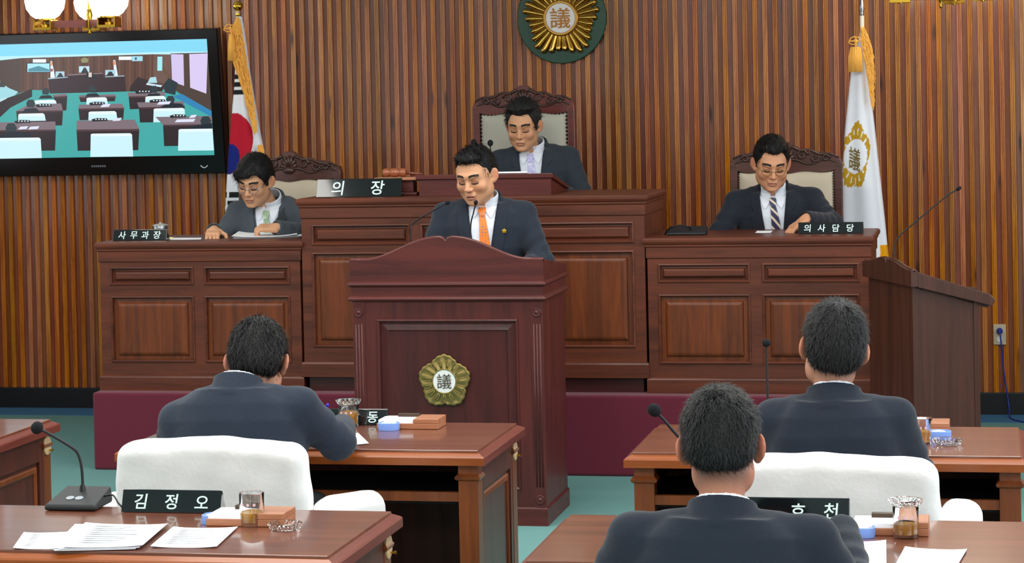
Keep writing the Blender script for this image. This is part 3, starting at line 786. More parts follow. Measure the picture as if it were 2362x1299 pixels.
# ------------------------------------------------------------------ television tilted down on the wall
def television():
    br = np.array(aty(523, 400, 13.29)); tr = np.array(aty(505, 65, 13.18)); bl = np.array(aty(0, 411, 13.29))
    ex = np.array([1., 0, 0]); up = (tr - br); up[0] = 0; Hh = np.linalg.norm(up); up /= Hh; nrm = np.cross(ex, up)   # towards the room (-y)
    if nrm[1] > 0: nrm = -nrm
    Wt = 1.545; org = br - ex*Wt                       # lower-left corner of the case
    def P(u, v, d): return tuple(org + ex*u + up*v + nrm*d)
    t = thing('television', 'large black flat television on the wall showing the council chamber on its screen', 'television', tuple(org + ex*Wt/2))
    cs = MB(); o = [(0, 0), (Wt, 0), (Wt, Hh), (0, Hh)]
    vs = [P(u, v, d) for d in (-.06, .0) for u, v in o] + [P(u + (-.006 if u else .006)*1, v + (-.006 if v else .006), .008) for u, v in o]
    fs = [(3, 2, 1, 0)] + [(k*4 + i, k*4 + (i+1) % 4, k*4 + 4 + (i+1) % 4, k*4 + 4 + i) for k in (0, 1) for i in range(4)] + [(8, 9, 10, 11)]
    cs.add(vs, fs).build('case', plain('tv_black', '#05060a', .16, 0, .5), t)
    # screen picture, drawn in the screen's own plane: (u,v) 0..1, v down
    s0, s1, t0, t1 = .075, Wt - .068, .115, Hh - .062
    q = MB(); cols = []
    lay = [0]
    def poly(pts, col):
        lay[0] += 1
        d = .0085 + lay[0]*.00002
        vs = []
        for x, y_ in pts:                               # zoomed-crop coordinates -> screen fractions
            v = (y_ - 168 + x*.0207)/953; u = (x + 3 - 72*v)/1690
            u = min(max(u, 0), 1); v = min(max(v, 0), 1)
            vs.append(P(s0 + (s1 - s0)*u, t1 - (t1 - t0)*v, d))
        q.add(vs, [tuple(range(len(vs)))[::-1]]); cols.extend([C(col)[:3]]*len(vs))
    def R(x0, y0, x1, y1, c): poly([(x0, y0), (x1, y0), (x1, y1), (x0, y1)], c)
    R(-60, 100, 1900, 1200, '#3fa3a0')                   # teal floor
    poly([(-60, 120), (1900, 80), (1900, 250), (1400, 252), (240, 285), (-60, 305)], '#7fd2ee')       # ceiling
    poly([(-60, 265), (240, 262), (1400, 235), (1900, 232), (1900, 262), (1400, 258), (240, 285), (-60, 308)], '#b5e6f2')
    poly([(50, 300), (240, 280), (1280, 255), (1410, 258), (1440, 540), (1080, 560), (330, 545), (120, 600), (30, 620)], '#5a3d33')  # back wall
    poly([(50, 300), (240, 290), (240, 560), (80, 600)], '#4b3a36'); poly([(1280, 255), (1410, 258), (1420, 520), (1500, 545), (1280, 470)], '#6a5148')
    for k_ in range(26): R(250 + k_*40, 284 - k_*1, 262 + k_*40, 540, '#6b4a3c' if k_ % 2 else '#4d332c')
    poly([(-60, 300), (50, 300), (85, 540), (-60, 560)], '#c9c4e8')
    poly([(1410, 250), (1900, 240), (1900, 740), (1460, 560)], '#4a3a34')
    poly([(1415, 255), (1510, 258), (1518, 515), (1425, 480)], '#cdbfe6'); poly([(1555, 255), (1700, 250), (1690, 580), (1565, 530)], '#d2c4ea')
    poly([(1500, 580), (1740, 720), (1745, 770), (1430, 600)], '#2b7fb0')
    R(285, 318, 472, 400, '#101820'); R(292, 325, 468, 395, '#a6dff0'); poly([(300, 370), (380, 345), (465, 375), (465, 392), (300, 392)], '#4a8a9c')
    R(335, 290, 440, 318, '#e8f4fa'); R(1010, 272, 1110, 300, '#e8f4fa'); R(1112, 270, 1195, 310, '#9fd8ea'); R(1310, 275, 1348, 390, '#9fe0ea'); R(1135, 280, 1150, 300, '#30505a')
    poly([(712, 295), (742, 275), (775, 292), (765, 320), (722, 322)], '#8a8a60')
    poly([(475, 305), (487, 305), (512, 445), (475, 450)], '#dfe9f4'); poly([(470, 315), (490, 310), (492, 345), (476, 345)], '#d8a080'); R(476, 370, 494, 392, '#a04058')
    poly([(968, 300), (982, 300), (1004, 430), (975, 432)], '#dfe9f4'); poly([(964, 310), (980, 305), (985, 340), (968, 342)], '#d89070')
    R(700, 350, 780, 402, '#b8dcea'); poly([(715, 405), (735, 365), (755, 365), (775, 405)], '#22303a'); R(735, 360, 752, 380, '#50402e')
    R(515, 392, 585, 438, '#a8ccd8'); poly([(525, 440), (545, 405), (560, 405), (580, 440)], '#2a3840'); R(905, 382, 985, 425, '#a8ccd8'); poly([(915, 428), (935, 395), (955, 395), (975, 428)], '#1c2a34')
    poly([(455, 448), (610, 432), (610, 445), (615, 418), (890, 405), (890, 438), (1055, 428), (1070, 560), (470, 575)], '#33222a')
    poly([(455, 448), (612, 436), (612, 442), (458, 456)], '#a8c8d8'); poly([(612, 418), (888, 406), (888, 412), (612, 426)], '#8a7a86'); poly([(905, 436), (1055, 428), (1055, 434), (905, 442)], '#a8c8d8')
    poly([(765, 400), (800, 400), (835, 440), (835, 455), (740, 450)], '#1a2028'); R(775, 402, 800, 440, '#d8c8c0')
    poly([(1100, 520), (1160, 440), (1270, 480), (1360, 515), (1350, 560), (1100, 560)], '#2e2226')
    poly([(1230, 490), (1350, 510), (1340, 525), (1225, 505)], '#c8dce8'); poly([(1255, 445), (1300, 440), (1310, 490), (1235, 490)], '#a8d4de'); poly([(1360, 500), (1400, 450), (1470, 490), (1450, 590), (1370, 570)], '#22323a')
    poly([(-60, 560), (90, 490), (150, 530), (220, 560), (180, 600), (-60, 640)], '#9ad0da'); R(65, 480, 115, 520, '#3a3a3c')
    poly([(20, 640), (135, 610), (260, 565), (330, 535), (330, 600), (160, 690), (40, 800), (20, 800)], '#2c2024'); poly([(20, 630), (130, 605), (130, 615), (20, 665)], '#b8d8e2')
    def desk(x0, x1, x2, x3, ya, yb, yc, lip=8):          # top quad then front
        poly([(x0, ya), (x1, ya - 8), (x3, yb - 6), (x2, yb)], '#7a6a72'); poly([(x2, yb), (x3, yb - 6), (x3 - 6, yc), (x2 + 10, yc + 6)], '#2a1e24'); poly([(x2, yb), (x3, yb - 6), (x3, yb + lip), (x2, yb + lip + 4)], '#4a3238')
    def chair(x0, x1, ya, yb): poly([(x0 + 6, ya + 6), (x0 + 20, ya), (x1 - 14, ya - 4), (x1, ya + 8), (x1 + 10, yb), (x0 + 4, yb + 4)], '#c6eaf4'); poly([(x0 + 6, ya + 6), (x0 + 20, ya), (x1 - 14, ya - 4), (x1, ya + 8), (x1, ya + 20), (x0 + 6, ya + 22)], '#e2f6fa')
    def head(x, y_, w): poly([(x - w*1.9, y_ + w*2.1), (x - w*1.2, y_ + w*1.2), (x + w*1.2, y_ + w*1.1), (x + w*2, y_ + w*2)], '#16202c'); poly([(x - w*.8, y_ + w*.9), (x - w, y_), (x - w*.6, y_ - w*.8), (x + w*.5, y_ - w*.85), (x + w, y_), (x + w*.7, y_ + w)], '#26343a')
    desk(490, 600, 500, 608, 585, 600, 715); desk(700, 985, 703, 988, 590, 605, 640); desk(1080, 1370, 1090, 1370, 570, 600, 700)
    head(438, 555, 30); head(805, 540, 30); head(1285, 540, 32)
    chair(755, 920, 610, 680); chair(345, 520, 630, 690); chair(1215, 1375, 600, 650)
    desk(300, 560, 205, 575, 665, 720, 840); desk(700, 1040, 697, 1055, 668, 700, 790); desk(1155, 1515, 1170, 1525, 650, 690, 810)
    head(320, 655, 36); head(1415, 625, 34); poly([(1330, 690), (1400, 655), (1500, 660), (1530, 690)], '#1a222e')
    chair(772, 995, 725, 800); chair(215, 430, 742, 800); chair(1280, 1525, 700, 810)
    desk(60, 515, 45, 520, 815, 880, 1050); desk(685, 1140, 683, 1175, 800, 875, 1045, 12); desk(1300, 1740, 1360, 1745, 770, 835, 1005)
    for x, y_ in ((780, 655), (800, 790), (190, 805), (1140, 560), (1250, 635), (1410, 760), (360, 670)):
        poly([(x, y_), (x + 40, y_ - 12), (x + 120, y_ - 10), (x + 130, y_ + 12), (x + 10, y_ + 18)], '#101820')
        for k_ in range(4): R(x + 30 + k_*24, y_ - 6, x + 42 + k_*24, y_ + 4, '#c8d8e0')
    for x, y_, w in ((965, 780, 75), (220, 850, 80), (300, 850, 90), (1450, 790, 160), (1310, 645, 110), (870, 665, 80), (1560, 755, 60)): poly([(x, y_ + 24), (x + 18, y_), (x + w, y_ - 4), (x + w - 14, y_ + 20)], '#d8dcf0')
    head(165, 860, 46); poly([(70, 930), (150, 890), (300, 900), (350, 950), (70, 960)], '#16202c'); head(1690, 800, 42); poly([(1560, 850), (1740, 820), (1745, 870), (1560, 880)], '#16202c')
    chair(45, 400, 945, 1118); chair(790, 1120, 908, 1098); chair(1475, 1760, 870, 1045)
    scr = mesh_obj('screen', q.v, q.f, vcol('screen_picture', .25, .5, emit=.95), t, False, colors=np.array(cols))
    sm = MB(); cx = Wt/2 - .045
    for i in range(7): 
        w_ = .010; x = cx - .05 + i*.014
        sm.add([P(x, .052, .0086), P(x + w_, .052, .0086), P(x + w_, .064, .0086), P(x, .064, .0086)], [(0, 1, 2, 3)])
    sm.build('maker_mark', plain('tv_mark', '#6a7078', .5), t)
    pts = [P(Wt - .16 + .045*i/8, .052 - .014*sin(pi*i/8), .009) for i in range(9)]
    MB().tube(pts, .0035, 6).build('power_light', plain('tv_light', '#dfe6ea', .4), t, smooth=True)
    MB().box(org[0] + .5, org[0] + 1.0, 13.30, BY - .022, 1.62, 1.9).build('wall_bracket', blackm_m, t)
television()

# ------------------------------------------------------------------ wall emblem
def wall_emblem():
    c = aty(1294, 42, BY - .06); cx, cz = c[0], c[2]; y = BY - .02
    t = thing('wall_emblem', 'round dark green plaque with golden sunburst flower and white centre high on the wall', 'emblem', (cx, y, cz))
    MB().lathe([(.268, 0), (.268, .022), (.264, .026), (0, .026)], (cx, y, cz), 72, (0, -1, 0), False).build('green_disc', plain('green_board', '#064230', .35, coat=.2), t, smooth=True, sharp=.5)
    b = y - .03
    MB().lathe([(.192, 0), (.186, .004), (.12, .010), (0, .010)], (cx, b + .004, cz), 40, (0, -1, 0), False).build('burst_plate', plain('burst_back_gold', '#7a6430', .4, .9), t, smooth=True)
    n = 30; ray_m = plain('burst_gold', '#d0ae58', .24, 1)
    for i in range(n):
        a = pi/2 + 2*pi*(i + .5)/n; d = ((a - pi/2 + pi/5) % (2*pi/5)) - pi/5; rr = .243 - .058*abs(d)/(pi/5)
        r_ = MB(); e = (cos(a), sin(a)); nrm = (-sin(a), cos(a))
        prof_ = [(.10, .0098, .013), (.15, .0140, .019), (rr - .03, .0180, .026), (rr - .012, .0185, .030), (rr - .004, .0150, .026), (rr + .002, .006, .014)]
        vs = []; fs = []
        for (r, w, h) in prof_:
            for k_ in range(7):
                q = pi*k_/6; o = w*cos(q); vs.append((cx + e[0]*r + nrm[0]*o, b - h*sin(q) - .004, cz + e[1]*r + nrm[1]*o))
        for j in range(len(prof_) - 1):
            for k_ in range(6): fs.append((j*7 + k_, j*7 + k_ + 1, j*7 + 8 + k_, j*7 + 7 + k_))
        fs.append(tuple(range(35, 42)))
        r_.add(vs, fs).build('ray', ray_m, t, smooth=True)
    MB().lathe([(.106, 0), (.106, .03), (.100, .036), (.090, .036), (.086, .030)], (cx, b, cz), 48, (0, -1, 0), False).build('gold_ring', plain('matt_gold', '#b98d4a', .35, .9), t, smooth=True, sharp=.5)
    MB().lathe([(.087, 0), (.087, .032)], (cx, b, cz), 48, (0, -1, 0)).build('white_disc', white_m, t)
    add_text('議', 'lettering', .128, plain('gold_lettering', '#b0742c', .4, .2), t, wallface(cx, b - .0335, cz), .002, .0009)
wall_emblem()

# ------------------------------------------------------------------ flags
def interp(tab, y): 
    ys = [a[0] for a in tab]; return [np.interp(y, ys, [a[i] for a in tab]) for i in range(1, len(tab[0]))]
def flag(name, label, Y, outline, ybot, color_fn, pole, folds, seed, depth=.06):
    """outline: (pixel row, left, right); cloth hangs in folds round the pole"""
    base = aty(pole[0][0], pole[0][1], Y)
    px, pz = base[0], base[2]
    t = thing(name, label, 'flag', (px, Y, .40))
    MB().tube([(px - .012, Y + .01, .42), (px, Y, pz)], .0125, 12).build('pole', plain(name + '_pole', '#e9e6dc', .25, .2, coat=.5), t, smooth=True)
    MB().lathe([(.0, 0), (.15, 0), (.15, .02), (.12, .035), (.03, .05), (.02, .12), (0, .12)], (px - .012, Y + .01, .402), 28, caps=False).build('stand', brassd_m, t, smooth=True, sharp=.6)
    nr, nc = 260, 150; vs = []; cl = []
    y0 = outline[0][0]
    for j in range(nr + 1):
        yy = y0 + (ybot - y0)*j/nr; l, r = interp(outline, yy)
        a = aty(l, yy, Y - .03); b = aty(r, yy, Y - .03); cxm = (a[0] + b[0])/2; hw = (b[0] - a[0])/2; z = (a[2] + b[2])/2
        dp = min(depth, hw*.75 + .006)
        for i in range(nc):
            u = 2*pi*i/nc; k_ = 1 + .13*sin(folds*u + seed + j*.006)*min(1, j/60)
            x = cxm + hw*cos(u)*(1 if abs(cos(u)) > .9 else k_*.5 + .5); yv = Y - .005 - dp*sin(u)*k_
            vs.append((x, yv, z)); cl.append(color_fn((l + r)/2 + (r - l)/2*cos(u), yy, sin(u) > -.15))
    fs = []
    for j in range(nr):
        for i in range(nc): k_ = (i+1) % nc; fs.append((j*nc + i, (j+1)*nc + i, (j+1)*nc + k_, j*nc + k_))
    MATS.setdefault('flag_cloth', None)
    cloth = mesh_obj('cloth', vs, fs, MATS['flag_cloth'] or vcol('flag_cloth', .75, .3, bump=.15, bscale=500), t, True, colors=np.array(cl))
    return t, px, pz
WH = C('#f3f6ff')[:3]; RD = C('#c41230')[:3]; BL = C('#10207c')[:3]; BK = C('#14181c')[:3]; GO = C('#efa300')[:3]; GY = C('#aab0c0')[:3]
def nat(x, y, front):
    if not front: return WH
    e = np.interp(y, [30, 100, 200, 300, 345], [553, 566, 582, 594, 600])       # fold line behind the fringe
    def bar(x0, x1, y0, y1, gap=None): return x0 < x < x1 and y0 < y < y1 and not (gap and gap[0] < x < gap[1])
    xl = 535
    if bar(536, 557, 171, 183) or bar(536, 566, 189, 200, (545, 549) if False else None) or bar(536, 565, 208, 219): return BK
    # red / blue disc
    cx_, cy_, r = 537, 331, 71
    dx, dy = x - (cx_ - 2 + (y - 331)*-.10), y - cy_
    if dx*dx*1.9 + dy*dy < r*r:
        if (dx + 2)**2*1.9 + (dy - 36)**2 < 36**2: return BL
        return RD
    for k_, (ya, yb) in enumerate(((443, 456), (463, 475), (483, 494))):
        if ya < y < yb and x < 556:
            if k_ == 1 and 521 < x < 527: return WH
            if k_ != 1 and False: return WH
            if 528 - k_*3 < x < 533 - k_*3: return WH
            return BK
    return WH
t1, fx, fz = flag('national_flag', 'national flag with red and blue circle, black bars and yellow fringe, draped on its pole', 12.80,
    [(38, 548, 555), (60, 544, 559), (100, 541, 565), (150, 541, 571), (200, 539, 579), (260, 534, 589), (310, 529, 598), (350, 525, 606), (420, 520, 618), (500, 515, 630), (580, 510, 640)], 620, nat, ((549, 26), 0), 5, .6)
MB().ball((fx, 12.80, fz + .030), .030, 20, 12).lathe([(.012, -.03), (.016, -.02), (.010, -.005), (.010, .01)], (fx, 12.80, fz), 14).build('finial_ball', brass_m, t1, smooth=True)
yellow_m = plain('yellow_fringe', '#ffb40c', .8, 0, .2, .6, 300, .25)
def fringe(parent, rows, Y, seed, n=520):
    """short yellow threads sewn along a band given as (pixel row, left, right)"""
    rg = np.random.default_rng(seed); m = MB()
    band = []
    for (yy, l, r) in rows: a = aty(l, yy, Y); b = aty(r, yy, Y); band.append((a, b))
    vs = []
    for a, b in band: vs += [tuple(a + [0, .002, 0]), tuple((a + b)/2 - [0, .012, 0]), tuple(b + [0, .002, 0])]
    k = len(band); m.add(vs, [(3*i + c, 3*i + 3 + c, 3*i + 4 + c, 3*i + 1 + c) for i in range(k - 1) for c in (0, 1)])
    y0, y1 = rows[0][0], rows[-1][0]
    for i in range(n):
        yy = y0 + (y1 - y0)*rg.random(); l, r = interp(rows, yy); s = rg.random()
        p = aty(l + (r - l)*s, yy, Y - .014 - .004*rg.random()); L = .018 + .02*rg.random(); sl = .12 + .25*rg.random()
        m.tube([tuple(p), tuple(p + [sl*L*.6, -.004, -L*.5]), tuple(p + [sl*L, -.002, -L])], [.0028, .0026, .0018], 4, False)
    return tag(m.build('fringe', yellow_m, parent, smooth=True), kind='stuff')
fringe(t1, [(40, 546, 552), (62, 535, 556), (85, 530, 560), (120, 531, 566), (150, 540, 571), (200, 557, 580), (250, 572, 586), (300, 584, 592)], 12.735, 3, 620)
fringe(t1, [(334, 594, 606), (348, 594, 608)], 12.73, 4, 60)
def tassel(parent, Y, knot, rows, seed):
    rg = np.random.default_rng(seed); m = MB(); k = aty(knot[0], knot[1], Y)
    for dx, dz, rx, rz, ro in ((-.018, .012, .020, .010, .5), (-.02, -.008, .022, .009, -.2), (.012, .010, .016, .009, -.6)):
        pts = []
        for i in range(16):
            a = 2*pi*i/16; u, v = rx*cos(a), rz*sin(a); pts.append((k[0] + dx + u*cos(ro) - v*sin(ro), k[1] - .004*sin(a), k[2] + dz + u*sin(ro) + v*cos(ro)))
        m.tube(pts, .0032, 6, closed=True)
    m.ball(tuple(k), .010, 10, 6)
    a0 = aty((rows[0][1] + rows[0][2])/2, rows[0][0], Y); m.tube([tuple(k), tuple(a0)], .006, 8)
    for i in range(150):
        s = rg.random(); pts = []
        for (yy, l, r) in rows: p = aty(l + (r - l)*s, yy, Y - .016*sin(pi*s) + .006*rg.random()); pts.append(tuple(p + [0, 0, -.006*rg.random()]))
        m.tube(pts, .0028, 4)
    return m.build('tassel', yellow_m, parent, smooth=True)
tassel(t1, 12.715, (532, 66), [(78, 529, 539), (100, 527, 540), (138, 526, 541)], 5)

def nfl(x, y, front):
    if not front: return WH
    if y > 565 and x > 2030: return GO
    # golden flower ring, seen foreshortened on the folds
    cx_, cy_ = 1974 - (y - 360)*.06, 360; dx, dy = (x - cx_)/33., (y - cy_)/80.
    r = sqrt(dx*dx + dy*dy); a = atan2(-dy, dx); q = ((a - pi/2) % (2*pi/5)); d = min(q, 2*pi/5 - q)/(pi/5)
    ro = 1.0 - .20*d + .05*abs(cos(a*12.5)); 
    if r < ro and sqrt((dx/.80)**2 + (dy/.50)**2) > 1:
        if .62 < r < .82 and abs(((a*15/(2*pi)) % 1) - .5) < .10: return WH
        return C('#c79a1c')[:3]
    return WH
t2, gx, gz = flag('council_flag', 'white flag with golden flower emblem and orange tassel, draped on its pole beside the wall socket side', 12.80,
    [(66, 1984, 1993), (90, 1980, 1998), (120, 1972, 2001), (165, 1962, 2003), (230, 1955, 2010), (300, 1948, 2018), (400, 1941, 2029), (500, 1938, 2040), (580, 1936, 2048), (640, 1934, 2054)], 660, nfl, ((1988, 36), 0), 4, 2.1, .075)
t2['label'] = 'white flag with golden flower emblem and orange tassel, draped on its pole'
MB().lathe([(.009, 0), (.013, .01), (.009, .022), (.016, .034), (.010, .06), (.005, .14), (0, .15)], (gx, 12.80, gz), 12, caps=False).build('spear_finial', steel_m, t2, smooth=True)
fringe(t2, [(62, 1985, 1993), (80, 1984, 2002), (110, 1988, 2012), (150, 1996, 2016), (190, 2002, 2015), (240, 2009, 2013)], 12.725, 6, 420)
tassel(t2, 12.705, (1975, 95), [(108, 1962, 1985), (130, 1957, 1988), (164, 1956, 1989)], 7)
dk = plain('flag_lettering', '#7d6a34', .7)
c = aty(1973, 366, 12.80)
bvh = BVHTree.FromObject([o for o in t2.children if o.name.startswith('cloth')][0], bpy.context.evaluated_depsgraph_get())
def on_flag(a, b, c_):
    x, z = c[0] + a*.62 + b*.05, c[2] + b*1.25 - a*.25
    h = bvh.ray_cast(Vector((x, 12.3, z)), Vector((0, 1, 0)))[0]
    return (x, (h.y if h else 12.73) - .003 - c_, z)
add_text('議', 'flag_lettering', .105, dk, t2, on_flag, .0006, .001)

# ------------------------------------------------------------------ chandeliers
globe_m = plain('lit_globe', '#fff6e0', .4, emit=7)
def chandelier(label, cx, cy, zb, angles):
    t = thing('chandelier', label, 'chandelier', (cx, cy, CEIL), 0, 'chandeliers near the back wall')
    MB().lathe([(.05, 0), (.05, -.02), (.012, -.03)], (cx, cy, CEIL), 20, caps=False).tube([(cx, cy, CEIL - .02), (cx, cy, zb + .02)], .010, 10).build('stem', brass_m, t, smooth=True, sharp=.6)
    MB().lathe([(0, -.030), (.008, -.022), (.010, -.012), (.004, 0), (.014, .012), (.012, .055), (.02, .085), (.013, .12), (0, .12)], (cx, cy, zb), 16, caps=False).build('hub', brass_m, t, smooth=True)
    for a in angles:
        a = radians(a); ex, ey = cos(a), sin(a); R_ = .255
        p = Vector((cx + ex*R_, cy + ey*R_, zb))
        ar = MB(); nx_, ny_ = -ey, ex
        q = [(cx + ex*r - nx_*s*.012, cy + ey*r - ny_*s*.012, z) for z in (zb + .018, zb + .058) for r, s in ((.02, 1), (R_, 1), (R_, -1), (.02, -1))]
        ar.add(q, [(0, 1, 2, 3)[::-1], (4, 5, 6, 7), (0, 1, 5, 4), (1, 2, 6, 5), (2, 3, 7, 6), (3, 0, 4, 7)]).build('arm', chairr_m, t)
        cup = MB().lathe([(0, -.004), (.010, 0), (.012, .012), (.03, .016), (.03, .035), (.012, .04), (.015, .052), (.058, .060), (.058, .070), (.03, .074)], (p.x, p.y, zb), 20, caps=False).build('brass_cup', brass_m, t, smooth=True, sharp=.6)
        pl = MB()
        for s in (-1, 1): pl.box(p.x - .055, p.x + .055, p.y + s*.045 - .004, p.y + s*.045 + .004, zb + .005, zb + .02); pl.box(p.x + s*.05 - .005, p.x + s*.05 + .005, p.y - .05, p.y + .05, zb + .005, zb + .062)
        pl.build('brass_bracket', brass_m, cup)
        MB().lathe([(.056, 0), (.082, .018), (.108, .055), (.117, .10), (.108, .15), (.080, .19), (.04, .212), (0, .216)], (p.x, p.y, zb + .072), 28, caps=False).build('globe', globe_m, t, smooth=True)
    return t
zc = aty(207, 74, 12.6)[2] + .012
chandelier('chandelier of glowing white globes on brass cups hanging in front of the television', -5.14, 12.6, zc, (194, 106, -42))
chandelier('chandelier hanging above the orange-tasselled flag, only its brass underside in view', -.255, 12.6, zc + .012, (214, 75, -30))
# ------------------------------------------------------------------ people
def rotm(yaw, pitch, roll):
    """head frame -> body frame; rows are the head's axes. yaw: turn to +x, pitch: nod forward, roll: tilt towards +x"""
    Rz = np.array([[cos(yaw), -sin(yaw), 0], [sin(yaw), cos(yaw), 0], [0, 0, 1]])
    Rx = np.array([[1, 0, 0], [0, cos(pitch), -sin(pitch)], [0, sin(pitch), cos(pitch)]])
    Ry = np.array([[cos(roll), 0, sin(roll)], [0, 1, 0], [-sin(roll), 0, cos(roll)]])
    return (Rz @ Rx @ Ry).T
TZ = [-.06, 0, .1, .2, .32, .42, .48, .52, .56, .60]
TA = [.170, .178, .172, .170, .186, .188, .168, .120, .082, .062]
TB = [.110, .125, .125, .120, .126, .120, .104, .086, .070, .060]
TY = [0, 0, 0, 0, 0, .006, .012, .018, .022, .026]
def loft(fr, grow, z0=-.06, z1=.60, ascale=1., wob=None):
    O, X_, Y_, Z_, sz = fr
    def fn(X, Y, Z):
        x, y, z = X - O[0], Y - O[1], Z - O[2]
        u = X_[0]*x + X_[1]*y + X_[2]*z; v = Y_[0]*x + Y_[1]*y + Y_[2]*z; w = (Z_[0]*x + Z_[1]*y + Z_[2]*z)/sz
        a = np.interp(w, TZ, TA)*ascale + grow; b = np.interp(w, TZ, TB) + grow; yc = np.interp(w, TZ, TY)
        p = 2.4; rr = (np.abs(u/a)**p + np.abs((v - yc)/b)**p)**(1/p)
        d = (rr - 1)*np.minimum(a, b)
        d = np.maximum(d, np.maximum(z0 - w, w - z1)*.9)
        if wob is not None: d = d + wob(u, v, w)
        return d
    return fn
HS = 1.06                                              # head scale
def hand_prims(F, wrist, d, n, side, curl=.5, k=.006):
    """five separate, bent fingers; d: towards the fingertips, n: back of the hand, side: which way the thumb lies along s"""
    d = np.array(d, float); d /= np.linalg.norm(d); n = np.array(n, float); n -= d*(n @ d); n /= np.linalg.norm(n); s = np.cross(n, d)*side
    w = np.array(wrist, float)
    R = np.array([s, d, n])
    F.rbox(w + d*.048, (.040, .048, .0135), .012, k=.012, R=R)
    F.cone(w - d*.012, w + d*.02, .025, .024, k=.02)
    for off, L, th in ((.030, .066, 0), (.0105, .074, .02), (-.009, .069, -.02), (-.028, .053, -.06)):
        p = w + d*.090 + s*off; dirv = d + s*th; a = 0
        for i, fr in enumerate((.45, .31, .24)):
            a += curl*(.75 if i == 0 else 1.0)
            v = dirv*cos(a) - n*sin(a); q = p + v*L*fr; F.cone(p, q, .0090 - i*.0008, .0085 - i*.0009, k=.004); p = q
    p = w + d*.022 + s*.034; v = d*.62 + s*.70 - n*.25; v /= np.linalg.norm(v); q = p + v*.042; F.cone(p, q, .0125, .0105, k=.012)
    v = d*.88 + s*.25 - n*(.25 + .4*curl); v /= np.linalg.norm(v); q2 = q + v*.030; F.cone(q, q2, .0102, .0088, k=.004); v = v - n*.25*curl; F.cone(q2, q2 + v*.022, .0088, .0076, k=.003)
def head_prims(F, H, R, fat=1.0, open_mouth=0):
    """H: head centre, R: rows = head axes (x to the person's right-hand picture side, -y face, z up)"""
    def P(x, y, z): return H + (x*R[0] + y*R[1] + z*R[2])*HS
    def E(x, y, z, r, k=.012, mode='u'): F.ell(P(x, y, z), tuple(q*HS for q in r), k, mode, R)
    E(0, .018, .036, (.0770, .092, .083))
    E(0, -.030, .010, (.066*fat, .060, .075), .03)
    E(0, -.028, -.045, (.0635*fat, .058, .070), .03)
    E(0, -.048, -.088, (.043*fat, .036, .029), .03)
    for s in (-1, 1):
        E(s*.050*fat, -.012, -.064, (.020, .032, .030), .03)
        E(s*.040*fat, -.062, -.030, (.024, .022, .022), .02)
    E(0, -.078, -.103, (.025, .015, .013), .02)
    E(0, -.082, .024, (.046, .012, .010), .02)
    for s in (-1, 1):
        E(s*.031, -.098, .000, (.019, .014, .011), .010, 's')
        E(s*.031, -.0735, -.001, (.0155, .0150, .0125), .004)
        E(s*.031, -.0800, .0065, (.017, .010, .0042), .004)
    F.cone(P(0, -.084, .010), P(0, -.105, -.027), .0075*HS, .0110*HS, .010)
    E(0, -.1085, -.031, (.0118, .0105, .0088), .006)
    for s in (-1, 1):
        E(s*.0125, -.0975, -.034, (.0085, .0100, .0075), .006)
        E(s*.006, -.1035, -.0405, (.0032, .0042, .0030), .003, 's')
    E(0, -.088, -.057, (.022, .012, .012), .012)
    E(0, -.0965, -.0622, (.014, .0075, .0048), .006); E(0, -.0950, -.0728 - open_mouth*.4, (.014, .0080, .0056), .006)
    for s in (-1, 1): E(s*.013, -.0925, -.0636, (.010, .0070, .0042), .006); E(s*.011, -.0920, -.0736 - open_mouth*.4, (.009, .0070, .0048), .006)
    E(0, -.1045, -.0668 - open_mouth*.2, (.013, .008, .0014 + open_mouth*.5), .003, 's')
    for s in (-1, 1): E(s*.014, -.1000, -.0680 - open_mouth*.2, (.010, .008, .0013 + open_mouth*.25), .003, 's')
    for s in (-1, 1):
        Re = np.array([R[0]*cos(.6) + R[1]*sin(.6)*s*-1, R[1]*cos(.6) + R[0]*sin(.6)*s, R[2]])
        F.ell(P(s*.0862, .017, -.006), (.0072, .0222, .0320), .008, 'u', Re); F.ell(P(s*.0790, .006, -.031), (.008, .012, .012), .008, 'u', Re)
        F.ell(P(s*.0950, .009, .000), (.0062, .0125, .0190), .004, 's', Re)
SKIN_M = vcol('skin', .5, .35, sub=.0)
